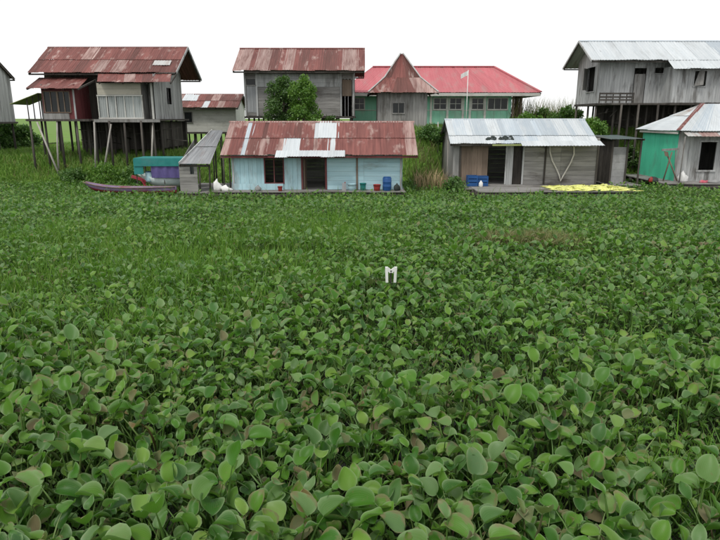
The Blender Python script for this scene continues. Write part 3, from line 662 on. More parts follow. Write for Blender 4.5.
slope(ro, e_fl, e_fr, r_l, r_r, 11, choose(('zinc', 5), ('zinc_blue', 1)), nc=6)
slope(ro, e_bl, e_fl, r_l - Vector((.02, 0, 0)), r_l, 6, lambda i, k: M['zinc_worn' if k == 1 and i in (1, 2, 3) else 'zinc'], (0, .55, 1), nc=5)
slope(ro, e_br, e_bl, r_r, r_l, 11, choose(('zinc_worn', 1)), nc=6)
slope(ro, e_fr, e_br, r_r, r_r + Vector((.02, 0, 0)), 6, choose(('zinc', 1)), nc=5)
mb = MB(); up = Vector((0, 0, .06))
for s_ in (Vector((.18, .08, -.02)), Vector((-.08, .2, -.02))):
    mb.poly([e_fl + up, r_l + up, r_l + up + s_, e_fl + up + s_])
mb.build('hip_cap', M['rust'], ro)
slope(ro, (xl + .05, YW - .95, ZE - .3), (xr, YW - .95, ZE - .3), (xl + .05, YW - .33, ZE - .07), (xr, YW - .33, ZE - .07), 9, choose(('zinc_worn', 2), ('rust_pale', 1), ('zinc', 1)), nc=5)
mb = MB(); mb.box(xl - .28, xl - .25, YW - .3, yb, ZE - .18, ZE - .05); mb.build('fascia', M['trim'], ro)
x_ = x_at(682, YW - .95, 160); mb = MB(); mb.tube([(x_, YW - .95, .1), (x_ + .02, YW - .95, ZE - .3)], .04, 6); mb.build('awning_post', M['wood'], k_, True)
# crossed-pole stand before the green wall
Yt = YW - .55; t = thing('trestle', (x_at(669, Yt, 180), Yt, FZ), 'stand of crossed wooden poles with a crossbar before green wall', 'stand')
for a, b_ in (((663, 181), (672, 152)), ((677, 181), (667, 154))): mb = MB(); mb.tube([at(*a, Yt + jit(.1)), at(*b_, Yt)], .045, 6); mb.build('leg', M['wood_brown'], t, True)
mb = MB(); mb.beam(at(662, 150, Yt + .06), at(678, 149, Yt + .06), .09, .12); mb.build('crossbar', M['wood'], t)
mb = MB(); mb.hexa([tuple(at(px, py, Yt - q)) for q in (.02, .12) for px, py in ((665, 156), (669, 157), (668, 152), (664, 151))]); mb.build('block', M['wood_brown'], t)
mb = MB(); mb.beam(at(675, 166, Yt + .05), at(676, 149, Yt + .05), .05, .05); mb.build('upright', M['wood'], t)
sack('sack', 683, YW - .5, .55, .45, .5, M['white'], 'plump white sack beside the post before the grey board wall', 'sack', FZ, 177, False)
heap('cloth_bundle', (x_at(706, YW - 1.0, 183), YW - 1.0, FZ + .02), .35, .2, .17, M['pink'], 'pink and red cloth heap on the deck of green house', 'cloth', 9)
heap('cloth_bundle', (x_at(654, YW - .5, 178), YW - .5, FZ + .02), .1, .08, .32, M['dark_cloth'], 'dark bundle at the foot of the green wall', 'bundle', 5)
sack('sack', 651, YW - .7, .25, .2, .3, M['red_plastic'], 'small dull red sack next to the dark bundle by green wall', 'sack', FZ, 180)
sack('sack', 716, YW - 1.2, 1.0, .4, .16, M['concrete'], 'flat grey bag lying right of the pink cloth heap', 'bag', FZ, 185, False)
# ================================================================== stilt house on the left
def X_(px, py, Y): return at(px, py, Y).x
def Z_(py, Y): return at(300, py, Y).z
YW = 42.0; FZ = Z_(119, YW)
x0 = X_(40, 100, YW); x1 = X_(160, 100, YW)
b = thing('stilt_house', ((x0 + x1) / 2, YW, tzf((x0 + x1) / 2, YW)), 'tall stilt house with rusty roofs, maroon porch room and pale curtained front', 'house')
ZE, ZR = Z_(72.5, 41.0), Z_(47.5, 44.2); bx1 = X_(172, 72, 41.0); bx0 = X_(27, 72, 41.0)
fl = MB(); fl.box(x0, x1 + .5, 40.0, 47.0, FZ - .12, FZ); fl.box(X_(28, 119, 39.8), X_(90, 119, 39.8), 39.6, 39.99, FZ - .14, FZ - .005); fl.build('floor', M['wood_dark'], b)
mb = MB(); mb.box(X_(97, 119, 40.4), x1 + .55, 39.9, 39.98, FZ - .2, FZ - .02); mb.build('floor_beam', M['wood'], b)
xg = x1 + .1
wall(b, 'left_wall_boards', (x0 + .5, 46.6), (x0 + .5, YW), FZ, ZE - .1, M['wood'], w=.22)
wall(b, 'wall_boards', (x0 + .5, YW), (xg, YW), FZ, ZE + .4, M['wood_dark'], w=.22)
yc = 44.2
wall(b, 'right_wall_boards', (xg, 40.6), (xg, 46.8), FZ, ZR, M['wood_pale'], w=.25, top=lambda u_: ZE - .1 + (ZR - ZE - .1) * max(0, 1 - abs(40.6 + u_ - yc) / 3.2), openings=((2.6, 3.6, FZ + 1.0, FZ + 2.1),))
wall(b, 'back_wall_boards', (xg, 46.8), (x0 + .5, 46.8), FZ, ZE, M['wood'], w=.25)
# projecting curtained bay
YBv = 40.4; ca_, cb_ = X_(98, 100, YBv), X_(142, 100, YBv)
zc_ = Z_(95.5, YBv); zt_ = Z_(83, YBv)
mb = MB(); boards(mb, (ca_, YBv), (cb_, YBv), zc_ + .05, zt_, w=.3, orient='h'); mb.build('upper_panel', M['cream'], b)
mb = MB(); mb.box(ca_ - .05, cb_ + .05, YBv - .06, YBv + .02, zc_ - .04, zc_ + .04); mb.box(ca_ - .05, cb_ + .05, YBv - .06, YBv + .02, FZ - .01, FZ + .1); mb.build('rail', M['trim'], b)
for i in range(5):
    a_ = ca_ + (cb_ - ca_) * i / 5; e_ = ca_ + (cb_ - ca_) * (i + 1) / 5; mb = MB(); n_ = 14
    for q in range(n_ + 1):
        xx = a_ + .03 + (e_ - a_ - .06) * q / n_
        for z_ in (FZ + .1, zc_ - .04): mb.v.append((xx, YBv + .03 + .035 * math.sin(q * 1.6 + i), z_))
    for q in range(n_): a = q * 2; mb.f.append((a, a + 2, a + 3, a + 1)); mb.m.append(0)
    mb.build('curtain', M['cloth'], b, True)
for i in range(6):
    xx = ca_ + (cb_ - ca_) * i / 5; mb = MB(); mb.box(xx - .03, xx + .03, YBv - .04, YBv, FZ + .1, zc_ - .04); mb.build('mullion', M['trim'], b)
mb = MB(); mb.box(ca_ + .02, cb_ - .02, YBv + .12, YBv + .14, FZ, zt_); mb.build('bay_backing', M['wood_dark'], b)
wall(b, 'bay_side_boards', (ca_, YW), (ca_, YBv), FZ, zt_ + .2, M['wood_dark'], w=.22)
wall(b, 'bay_side_boards', (cb_ + .03, YBv), (cb_ + .03, YW), FZ, zt_ + .2, M['wood'], w=.22)
wall(b, 'recess_boards', (cb_ + .1, 41.4), (xg, 41.4), FZ, zt_ + .3, M['wood'], w=.25)
mb = MB(); mb.box(xg - .2, xg - .08, 40.5, 40.58, FZ, zt_); mb.build('corner_post', M['trim'], b)
def pickB(i, k): return M[random.choices(['rust', 'rust_dark', 'rust_pale'], [6, 3, .7])[0]]
ro = gable_roof(b, bx0, bx1 + .25, 41.0, 44.2, 47.4, ZE, ZR, ZE - .1, 16, pickB, nc=6, splits=(0, .5, 1))
mb = MB(); e0 = Vector((bx1 + .28, 41.0, ZE - .02)); r0 = Vector((bx1 + .28, 44.2, ZR - .02)); q0 = Vector((bx1 + .28, 47.4, ZE - .12))
mb.beam(e0, r0, .04, .16); mb.beam(r0, q0, .04, .16); mb.build('barge_board', M['wood_pale'], ro)
# pale replacement sheet near the right end
sheet(ro, Vector((bx1 - 1.5, 41.75, ZE + (ZR - ZE) * .23 + .09)), Vector((bx1 - .35, 41.75, ZE + (ZR - ZE) * .23 + .09)), Vector((bx1 - .35, 42.3, ZE + (ZR - ZE) * .41 + .09)), Vector((bx1 - 1.5, 42.3, ZE + (ZR - ZE) * .41 + .09)), M['zinc_worn'], 6)
# lower front strip roof
lo = Z_(82, 39.7)
r2 = rafters(b, [((X_(98, 80, 39.8) + (X_(171, 80, 39.8) - X_(98, 80, 39.8)) * f, 39.8, lo - .08), (X_(98, 80, 39.8) + (X_(171, 80, 39.8) - X_(98, 80, 39.8)) * f, 41.1, ZE - .14)) for f in (.01, .33, .66, .99)], M['wood_dark'])
slope(r2, (X_(97, 82, 39.7), 39.7, lo), (X_(170, 82, 39.7), 39.7, lo), (X_(97, 72, 41.0), 41.15, ZE - .06), (X_(171, 72, 41.0), 41.15, ZE - .06), 8, pickB, nc=6)
# maroon porch room
YP = 39.8; pa, pb = X_(43, 105, YP), X_(75, 105, YP); pz = Z_(89, YP)
pc = X_(86, 105, YP + 1.6)
w0, w1 = Z_(112, YP), Z_(92, YP)
wall(b, 'porch_wall_boards', (pa, YP), (pb, YP), FZ, pz + .05, M['maroon'], [(.15, .95, w0, w1), (1.05, 1.75, w0, w1)], w=.2)
wall(b, 'porch_side_boards', (pb, YP), (pb + .02, YW), FZ, pz + .3, M['maroon'], w=.2)
wall(b, 'porch_side_boards', (pa, YW), (pa, YP), FZ, pz + .3, M['wood'], w=.2)
window(b, (pa + .15, YP - .03), (pa + .95, YP - .03), w0, w1, M['wood_brown'], .05, cross=(('v', .5),))
window(b, (pa + 1.05, YP - .03), (pa + 1.75, YP - .03), w0, w1, M['wood_brown'], .05, cross=(('v', .5),))
mb = MB(); boards(mb, (pa, YP - .05), (pb - .4, YP - .05), FZ, w0 - .08, w=.6); mb.build('lower_panel', M['wood'], b)
mb = MB(); mb.box(pb - .05, pb + .05, YP - .08, YP - .035, FZ, pz); mb.build('porch_post', M['wood_pale'], b)
pr0, pr1 = X_(25, 90, 39.2), X_(78, 90, 39.2); pt = Z_(77.5, 41.6)
r3 = rafters(b, [((pr0 + (pr1 - pr0) * f, 39.3, pz - .03), (pr0 + (pr1 - pr0) * f + .4, 41.6, pt - .09)) for f in (.02, .35, .7, .98)], M['wood_dark'])
slope(r3, (pr0, 39.2, pz), (pr1, 39.2, pz), (X_(38, 77, 41.6), 41.7, pt), (X_(88, 77, 41.6), 41.7, pt), 7, choose(('rust', 2), ('rust_pale', 1.2), ('rust_dark', 1)), nc=5)
# little side shelter with faded green tarp
ta = X_(13, 104, 40.4); tb = X_(41, 95, 40.4)
sf = MB(); sf.box(X_(27, 119, 40.4), x0 + .1, 40.2, 42.5, FZ - .12, FZ - .02); sf.build('side_platform', M['wood_dark'], b)
mb = MB(); mb.poly([(ta, 40.0, Z_(104, 40.2)), (tb, 40.0, Z_(93, 40.2)), (tb, 42.4, Z_(93, 40.2)), (ta, 42.4, Z_(104, 40.2))]); o = mb.build('tarp', M['yellow_green'], b); md = o.modifiers.new('t', 'SOLIDIFY'); md.thickness = .03
mb = MB(); mb.box(X_(29, 100, 40.4), X_(40, 100, 40.4), 41.8, 41.84, FZ, Z_(96, 40.4)); mb.build('side_panel', M['wood_pale'], b)
for px in (28, 34, 40): mb = MB(); mb.tube([(X_(px, 110, 40.3), 40.3, FZ - .1), (X_(px, 110, 40.3), 40.3, Z_(103 - (px - 20) * .5, 40.3))], .035, 6); mb.build('side_post', M['wood_dark'], b, True)
spots = []
for y_ in (39.9, 41.6, 43.4, 45.2, 46.8):
    for i in range(9): spots.append((x0 + .3 + (x1 - x0 - .1) * i / 8 + jit(.15), y_ + jit(.1)))
posts(b, spots, tzf, FZ - .1, .075)
for (a, c_, y_) in (((37, 122), (59, 165), 39.2), ((111, 124), (102, 158), 39.6), ((94, 122), (94, 158), 39.6), ((153, 122), (149, 150), 39.7), ((57, 120), (56, 152), 39.4)):
    p, q = at(*a, y_ + .3), at(*c_, y_); q.z = min(q.z, tzf(q.x, q.y)) - .1
    mb = MB(); mb.tube([p, (p + q) / 2 + Vector((jit(.04), 0, 0)), q], [.055, .06, .065], 7); mb.build('brace', M['pole_pale'], b, True)
mb = MB()
for i in range(16):
    xx = x0 + .3 + (x1 - x0) * random.random(); zz = FZ - random.uniform(.2, 1.6); mb.beam((xx, 43 + jit(1.5), zz), (xx + jit(2.5), 43 + jit(1.5), zz + jit(.5)), .12, .05)
mb.build('cross_rails', M['wood_dark'], b, kind='stuff')
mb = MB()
boards(mb, (x0 + .3, 46.9), (x1 + .2, 46.9), FZ - 3.0, FZ - .15, w=.3); boards(mb, (x0 + 3.2, 44.3), (x1 - .2, 44.3), FZ - 2.1, FZ - .15, w=.3); boards(mb, (x1 + .05, 41.5), (x1 + .05, 46.5), FZ - 1.9, FZ - .15, w=.3); mb.build('under_shade_boards', M['wood_dark'], b, kind='stuff')  # dark boards added to deepen the shade below the floor

# ================================================================== house at the left edge of the view
ax1 = X_(15, 78, 47.0) - .1; ax0 = ax1 - 8; AZ = Z_(122, 42.0)
a_ = thing('stilt_house', (ax1 - 4, 42.5, tzf(ax1 - 4, 42.5)), 'grey weathered house with dark gable end, cut by the left edge', 'house')
ZE, ZR = at(16, 79, 47.0).z, at(-14, 40, 43.2).z
gable_roof(a_, ax0, ax1 + .15, 39.4, 43.2, 47.0, ZE, ZR, ZE, 10, pickB, nc=5)
wall(a_, 'right_wall_boards', (ax1 - .1, 39.9), (ax1 - .1, 46.6), AZ, ZR, M['wood_pale'], w=.24, top=lambda u_: ZE + (ZR - ZE - .15) * max(0, 1 - abs(39.9 + u_ - 43.2) / 3.6))
wall(a_, 'wall_boards', (ax0 + .4, 39.9), (ax1 - .1, 39.9), AZ, ZE, M['wood'], w=.24)
wall(a_, 'back_wall_boards', (ax1 - .1, 46.6), (ax0 + .4, 46.6), AZ, ZE, M['wood'], w=.24)
mb = MB(); mb.box(ax0 + .3, ax1, 39.8, 46.8, AZ - .14, AZ - .01); mb.build('floor', M['wood_dark'], a_)
posts(a_, [(ax0 + .5 + 1.8 * i, y_) for y_ in (40.1, 42.2, 44.4, 46.5) for i in range(5)], tzf, AZ - .1, .08)

# ================================================================== small far house with rusty roof
YW = 52.0; c0, c1 = X_(178, 120, YW), X_(236, 120, YW); CZ = Z_(132, YW)
c = thing('stilt_house', ((c0 + c1) / 2, YW, tzf(-12, YW)), 'small pale house with low rusty roof behind the tall stilt house', 'house')
ZE, ZR = Z_(107.5, 51.3), Z_(94.5, 54.0)
wall(c, 'wall_boards', (c0, YW), (c1, YW), CZ, ZE + .1, M['trim'], [(.6, 1.2, CZ + .8, CZ + 1.6)], w=.26, orient='h')
wall(c, 'right_wall_boards', (c1, YW), (c1, 56.0), CZ, ZE, M['white'], w=.26, top=lambda u_: ZE + (ZR - ZE - .1) * max(0, 1 - abs(u_ - 2.0) / 2.2))
wall(c, 'left_wall_boards', (c0, 56), (c0, YW), CZ, ZE, M['wood'], w=.26)
wall(c, 'back_wall_boards', (c1, 56), (c0, 56), CZ, ZE, M['wood'], w=.26)
window(c, (c0 + .6, YW - .03), (c0 + 1.2, YW - .03), CZ + .8, CZ + 1.6, M['wood'], .06)
gable_roof(c, c0 - .3, c1 + .35, 51.3, 54.0, 56.7, ZE, ZR, ZE, 9, lambda i, k: M['zinc' if (k, i) in ((1, 1), (1, 2), (0, 4)) else random.choice(['rust', 'rust', 'rust_pale', 'rust_dark'])], splits=(0, .5, 1), nc=4)
mb = MB(); mb.box(c0, c1, 51.9, 56, CZ - .15, CZ - .02); mb.build('floor', M['wood_dark'], c)
posts(c, [(c0 + .3 + (c1 - c0 - .6) * i / 4, y_) for y_ in (52.2, 54, 55.8) for i in range(5)], tzf, CZ - .1, .08)

# ================================================================== grey house behind the trees
YW = 46.0; d0, d1 = X_(245, 95, YW), X_(354, 95, YW); FZ = Z_(116, YW)
d = thing('stilt_house', ((d0 + d1) / 2, YW, tzf(-4, YW)), 'grey board house with rusty streaked roof half hidden by two trees', 'house')
ZE, ZR = Z_(70.5, 45.0), Z_(48.5, 48.4); e0, e1 = X_(232, 70, 45), X_(365, 70, 45)
u = lambda px: X_(px, 95, YW) - d0
wall(d, 'wall_boards', (d0, YW), (d1, YW), FZ, ZE + .2, M['wood_h'], [(u(342), u(352), FZ, Z_(79, YW)), (u(247), u(256), Z_(112, YW), Z_(79, YW))], w=.26, orient='h')
mb = MB(); boards(mb, (d0 + u(257), YW - .035), (d0 + u(341), YW - .035), Z_(87, YW), Z_(74, YW), w=.35, orient='h'); mb.build('upper_boards', M['wood_pale'], d, kind='stuff')
mb = MB(); boards(mb, (d0 + u(247), YW - .02), (d0 + u(256), YW - .02), Z_(112, YW), Z_(85, YW), w=.2); mb.build('shutter', M['tin_grey'], d)
window(d, (d0 + u(247), YW - .03), (d0 + u(256), YW - .03), Z_(85, YW), Z_(79, YW), M['wood'], .06)
mb = MB(); mb.box(d0 + u(342) + .02, d0 + u(352) - .02, YW + .04, YW + .08, Z_(96, YW), Z_(79.5, YW)); mb.build('door', M['wood_brown'], d)
for px in (245.5, 257, 341, 353.5): mb = MB(); mb.box(X_(px, 95, YW) - .06, X_(px, 95, YW) + .06, YW - .1, YW - .04, FZ, Z_(72, YW)); mb.build('wall_post', M['wood_pale'], d)
wall(d, 'left_wall_boards', (d0, 50.8), (d0, YW), FZ, ZE, M['wood'], w=.26, top=lambda u_: ZE + (ZR - ZE - .15) * max(0, 1 - abs(u_ - 2.4) / 2.7))
wall(d, 'right_wall_boards', (d1, YW), (d1, 50.8), FZ, ZE, M['wood'], w=.26, top=lambda u_: ZE + (ZR - ZE - .15) * max(0, 1 - abs(u_ - 2.4) / 2.7))
wall(d, 'back_wall_boards', (d1, 50.8), (d0, 50.8), FZ, ZE, M['wood'], w=.26)
gable_roof(d, e0, e1, 45.0, 48.4, 51.8, ZE, ZR, ZE, 18, lambda i, k: M[random.choices(['rust', 'rust_pale', 'rust_dark'], [5, 2.2, 2])[0]], nc=5, slant=-.02)
mb = MB(); mb.box(d0 - .1, d1 + .1, 45.9, 50.9, FZ - .16, FZ - .02); mb.build('floor', M['wood_dark'], d)
posts(d, [(d0 + .2 + (d1 - d0 - .4) * i / 7, y_) for y_ in (46.1, 48.4, 50.6) for i in range(8)], tzf, FZ - .1, .08)

# ================================================================== long school building with red roof
YW = 53.0; s0, s1 = X_(350, 105, YW), X_(511, 105, YW); FZ = Z_(124, YW)
e = thing('school_building', ((s0 + s1) / 2, YW, tzf(6, YW)), 'long mint green building with bright red hipped roof', 'building')
ZE, ZR = Z_(92.5, 52.0), Z_(67, 57.0)
wz0, wz1 = Z_(109, YW), Z_(98.5, YW); u = lambda px: X_(px, 105, YW) - s0
wins = [(355, 364), (434, 446), (450, 461), (472, 483), (488, 507)]
wall(e, 'wall_boards', (s0, YW), (s1, YW), FZ, ZE + .2, M['mint'], [(u(a), u(c_), wz0, wz1) for a, c_ in wins], w=.5)
for a, c_ in wins:
    window(e, (s0 + u(a), YW - .03), (s0 + u(c_), YW - .03), wz0, wz1, M['trim'], .09, cross=((('v', .33), ('v', .66)) if c_ - a > 15 else (('v', .5), ('h', .5))))
for px in (352, 431, 447.5, 463, 470, 485, 509): mb = MB(); xx = X_(px, 105, YW); mb.box(xx - .09, xx + .09, YW - .09, YW - .04, FZ, ZE - .02); mb.build('pilaster', M['trim' if px != 509 else 'mint'], e)
mb = MB(); mb.box(s0, s1, YW - .06, YW - .03, Z_(110.6, YW), Z_(110, YW)); mb.build('sill_band', M['trim'], e)
wall(e, 'right_wall_boards', (s1, YW), (s1, 61), FZ, ZE, M['mint'], w=.5)
wall(e, 'left_wall_boards', (s0, 61), (s0, YW), FZ, ZE, M['mint'], w=.5)
wall(e, 'back_wall_boards', (s1, 61), (s0, 61), FZ, ZE, M['mint'], w=.5)
mb = MB(); boards(mb, (X_(512, 105, 54.5), 54.5), (X_(521, 105, 54.5), 54.5), FZ, ZE - .05, w=.2); mb.build('porch_screen', M['wood_brown'], e)
for px in (513, 521): mb = MB(); xx = X_(px, 105, 53.2); mb.box(xx - .08, xx + .08, 53.1, 53.26, FZ - .3, ZE - .02); mb.build('porch_post', M['wood_brown'], e)
fl, fr = Vector((s0 - 1.0, 52, ZE)), Vector((X_(541, 93, 52), 52, ZE)); bl, br = Vector((s0 - 1.0, 62, ZE)), Vector((fr.x, 62, ZE))
rl, rr = Vector((s0 + 2.0, 57, ZR)), Vector((X_(494, 67, 57), 57, ZR))
ro = rafters(e, [(fl + dn, rl + dn), (fr + dn, rr + dn), (rl + dn, rr + dn), (bl + dn, rl + dn), (br + dn, rr + dn)], M['wood_dark'])
pk = choose(('roof_red', 1))
slope(ro, fl, fr, rl, rr, 22, pk, (0, 1), nc=5, jag=.01); slope(ro, fr, br, rr, rr + Vector((0, .02, 0)), 12, pk, nc=5, jag=.01)
slope(ro, br, bl, rr, rl, 12, pk, nc=5); slope(ro, bl, fl, rl, rl + Vector((0, -.02, 0)), 8, pk, nc=5)
mb = MB(); mb.box(fl.x, fr.x, 52.02, 52.08, ZE - .28, ZE - .03); mb.box(fr.x - .08, fr.x - .02, 52.1, 62, ZE - .28, ZE - .03); mb.build('fascia', M['trim'], ro)
mb = MB(); mb.box(fl.x, fr.x - .1, 52.1, 53.0, ZE - .12, ZE - .08); mb.build('soffit', M['trim'], ro)
mb = MB(); mb.beam(rl + Vector((0, 0, .05)), rr + Vector((0, 0, .05)), .3, .08); mb.beam(rr + Vector((0, 0, .05)), fr + Vector((0, 0, .06)), .25, .08); mb.build('ridge_cap', M['roof_red'], ro)
mb = MB(); mb.box(s0, s1, YW - .1, 61, FZ - .2, FZ - .01); mb.build('floor', M['wood_dark'], e)
posts(e, [(s0 + .4 + (s1 - s0 - .8) * i / 8, y_) for y_ in (53.2, 57, 60.8) for i in range(9)], tzf, FZ - .15, .1, 'wood')
# flag pole
Yf = 49.5; fx = X_(467, 100, Yf); t = thing('flag_pole', (fx, Yf, tzf(fx, Yf)), 'thin white flag pole with small pale flag before the red roof', 'flag pole')
mb = MB(); mb.tube([(fx, Yf, tzf(fx, Yf) - .3), (fx, Yf, Z_(70, Yf))], .03, 7); mb.build('pole', M['white'], t, True)
mb = MB(); f1 = X_(461.5, 73, Yf); nq = 6
for i in range(nq + 1):
    xx = fx - .03 + (f1 - fx) * i / nq; dr = .25 * (i / nq) ** 1.3
    for z_ in (Z_(75.5, Yf), Z_(71, Yf)): mb.v.append((xx, Yf + .06 * math.sin(i * 1.4), z_ - dr))
for i in range(nq): a = i * 2; mb.f.append((a, a + 2, a + 3, a + 1)); mb.m.append(0)
mb.build('flag', M['white'], t, True)

# ================================================================== hut with pointed rusty roof
YW = 45.0; f0, f1 = X_(378, 105, YW), X_(427, 105, YW); FZ = Z_(128, YW); fd = f1 - f0
f = thing('pointed_hut', ((f0 + f1) / 2, YW, tzf(3, YW)), 'narrow grey board hut with steep pointed rusty roof', 'hut')
ZE = Z_(92.5, YW - .7); u = lambda px: X_(px, 105, YW) - f0
w0, w1 = Z_(113, YW), Z_(103, YW)
wall(f, 'wall_boards', (f0, YW), (f1, YW), FZ, ZE + .25, M['wood'], [(u(393), u(404), w0, w1)], w=.2)
window(f, (f0 + u(393), YW - .03), (f0 + u(404), YW - .03), w0, w1, M['wood'], .06, cross=(('v', .5),))
wall(f, 'left_wall_boards', (f0, YW + fd), (f0, YW), FZ, ZE + .2, M['wood'], w=.22)
wall(f, 'right_wall_boards', (f1, YW), (f1, YW + fd), FZ, ZE + .2, M['wood'], w=.22)
wall(f, 'back_wall_boards', (f1, YW + fd), (f0, YW + fd), FZ, ZE + .2, M['wood'], w=.22)
cx_, cy_ = (f0 + f1) / 2, YW + fd / 2
def ring(hw, z): return [Vector((cx_ - hw, cy_ - hw, z)), Vector((cx_ + hw, cy_ - hw, z)), Vector((cx_ + hw, cy_ + hw, z)), Vector((cx_ - hw, cy_ + hw, z))]
hw = fd / 2 + .72; zm = ZE + (Z_(54, cy_) - ZE) * .38
A_, B_, C_ = ring(hw, ZE), ring(hw * .52, zm), ring(.1, Z_(54, cy_))
ro = rafters(f, [(A_[i] + dn, B_[i] + dn) for i in range(4)] + [(B_[i] + dn, C_[i] + dn) for i in range(4)], M['wood_dark'])
pf = choose(('rust', 2.5), ('rust_dark', 3), ('rust_pale', 2.5))
for i in range(4):
    j = (i + 1) % 4; slope(ro, A_[i], A_[j], B_[i], B_[j], 6, pf, nc=4); slope(ro, B_[i], B_[j], C_[i], C_[j], 5, pf, nc=4, jag=.02)
mb = MB()
for i in range(4): mb.beam(A_[i] + Vector((0, 0, .06)), B_[i] + Vector((0, 0, .06)), .12, .04); mb.beam(B_[i] + Vector((0, 0, .06)), C_[i] + Vector((0, 0, .05)), .12, .04)
mb.build('hip_cap', M['zinc_worn'], ro)
mb = MB(); mb.box(f0, f1, YW, YW + fd, FZ - .15, FZ - .01); mb.build('floor', M['wood_dark'], f)
posts(f, [(x_, y_) for x_ in (f0 + .15, cx_, f1 - .15) for y_ in (YW + .1, cy_, YW + fd - .1)], tzf, FZ - .1, .08, 'wood')
for px in (380, 394, 410, 425): mb = MB(); xx = X_(px, 130, YW - .2); mb.tube([(xx, YW - .2, tzf(xx, YW - .2) - .3), (xx, YW - .2, FZ + .1)], .06, 7); mb.build('stilt', M['pole_pale'], f, True)

# ================================================================== long pale house on stilts at upper right
YW = 46.4; FZ = Z_(103, YW); g0 = X_(598, 85, YW); gx_ = X_(668, 85, YW); g1 = g0 + 16
g = thing('stilt_house', ((g0 + g1) / 2, YW, tzf(24, YW)), 'long weathered grey house with white metal roof on dark stilts', 'house')
ZE, ZR = Z_(60, 45.2), Z_(41, 48.2); e0 = X_(592, 60, 45.2)
u = lambda px: X_(px, 85, YW) - g0
wall(g, 'wall_boards', (g0, YW), (gx_, YW), FZ, ZE + .3, M['wood_pale'], [(u(633), u(645), FZ, Z_(68, YW)), (u(653), u(664), Z_(73.5, YW), Z_(67.5, YW))], w=.2)
mb = MB(); boards(mb, (g0 + u(634), YW + .05), (g0 + u(644.5), YW + .05), FZ, Z_(74, YW), w=.25); mb.build('door', M['wood'], g)
window(g, (g0 + u(653), YW - .03), (g0 + u(664), YW - .03), Z_(73.3, YW), Z_(67.7, YW), M['wood_pale'], .05, glass=False)
wall(g, 'left_wall_boards', (g0, 50.8), (g0, YW), FZ, ZE, M['wood_pale'], [(2.2, 3.8, Z_(92, 47.8), Z_(67, 47.8))], w=.2, top=lambda u_: ZE + .1 + (ZR - ZE - .2) * max(0, 1 - abs(u_ - 2.6) / 3.1))
window(g, (g0 - .03, 50.8 - 2.2), (g0 - .03, 50.8 - 3.8), Z_(91.7, 47.8), Z_(67.3, 47.8), M['wood_pale'], .06, glass=False)
mb = MB(); mb.hexa([(g0 - .06, 48.6, Z_(90, 47.8)), (g0 - .02, 48.6, Z_(90, 47.8)), (g0 - .52, 48.1, Z_(90, 47.8)), (g0 - .55, 48.12, Z_(90, 47.8)), (g0 - .06, 48.6, Z_(68, 47.8)), (g0 - .02, 48.6, Z_(68, 47.8)), (g0 - .52, 48.1, Z_(68, 47.8)), (g0 - .55, 48.12, Z_(68, 47.8))]); mb.build('shutter', M['wood'], g)
wall(g, 'back_wall_boards', (g1, 50.8), (g0, 50.8), FZ, ZE, M['wood'], w=.22)
wall(g, 'right_wall_boards', (g1, YW), (g1, 50.8), FZ, ZE, M['wood'], w=.22)
Y2 = 44.8; q0 = X_(673, 85, Y2); k2 = lambda px: X_(px, 85, Y2) - q0
ww0, ww1 = Z_(86, Y2), Z_(71, Y2)
wall(g, 'wing_boards', (q0, Y2), (g1, Y2), FZ, Z_(67, Y2), M['wood_pale'], [(k2(693), k2(705), ww0, ww1)], w=.2)
wall(g, 'wing_side_boards', (q0, YW), (q0, Y2), FZ, Z_(66, Y2), M['wood_pale'], w=.2)
window(g, (q0 + k2(693), Y2 - .03), (q0 + k2(705), Y2 - .03), ww0, ww1, M['wood_pale'], .06, glass=False)
xs_ = q0 + k2(693); mb = MB(); mb.hexa([(xs_ + .02, Y2 - .06, ww0), (xs_ + .5, Y2 - .4, ww0 + .05), (xs_ + .5, Y2 - .44, ww0 + .05), (xs_ + .02, Y2 - .1, ww0), (xs_ + .3, Y2 - .06, ww1), (xs_ + .6, Y2 - .2, ww1), (xs_ + .6, Y2 - .24, ww1), (xs_ + .3, Y2 - .1, ww1)]); mb.build('shutter', M['wood'], g)
pg = choose(('zinc', 6), ('zinc_blue', 1)); sl_ = (ZR - ZE) / (48.2 - 45.2); sp = X_(668, 62, 45.2)
ro = gable_roof(g, e0, g1 + .5, 45.2, 48.2, 51.5, ZE, ZR, ZE - .1, 20, pg, 'zinc_worn', nc=6)
yy = 44.1; slope(ro, (X_(674, 68, yy), yy, Z_(68.5, yy)), (g1 + .5, yy, Z_(68.5, yy)), (sp, 45.35, ZE + .06), (g1 + .5, 45.35, ZE + .06), 12, pg, nc=6)
mb = MB(); mb.beam((e0 - .02, 45.2, ZE - .05), (e0 - .02, 48.2, ZR - .03), .05, .14); mb.beam((e0 - .02, 48.2, ZR - .03), (e0 - .02, 51.5, ZE - .13), .05, .14); mb.build('barge_board', M['wood_pale'], ro)
mb = MB(); mb.box(g0 - .1, g1, 44.9 if False else YW - .1, 50.9, FZ - .18, FZ - .02); mb.box(q0 - .1, g1, Y2 - .1, YW - .11, FZ - .18, FZ - .02); mb.box(g0 + .3, q0 - .11, YW - 1.4, YW - .11, FZ - .16, FZ - .03); mb.build('floor', M['wood_dark'], g)
mb = MB(); xr0, xr1 = X_(600, 95, YW - 1.3), X_(634, 95, YW - 1.3)
for z_ in (Z_(93.5, YW - 1.3), Z_(97, YW - 1.3), Z_(100, YW - 1.3)): mb.beam((xr0, YW - 1.3, z_), (xr1, YW - 1.3, z_), .05, .12)
for i in range(6): xx = xr0 + (xr1 - xr0) * i / 5; mb.beam((xx, YW - 1.26, FZ - .1), (xx, YW - 1.26, Z_(92.5, YW - 1.3)), .07, .07)
mb.build('porch_rail', M['wood_dark'], g)
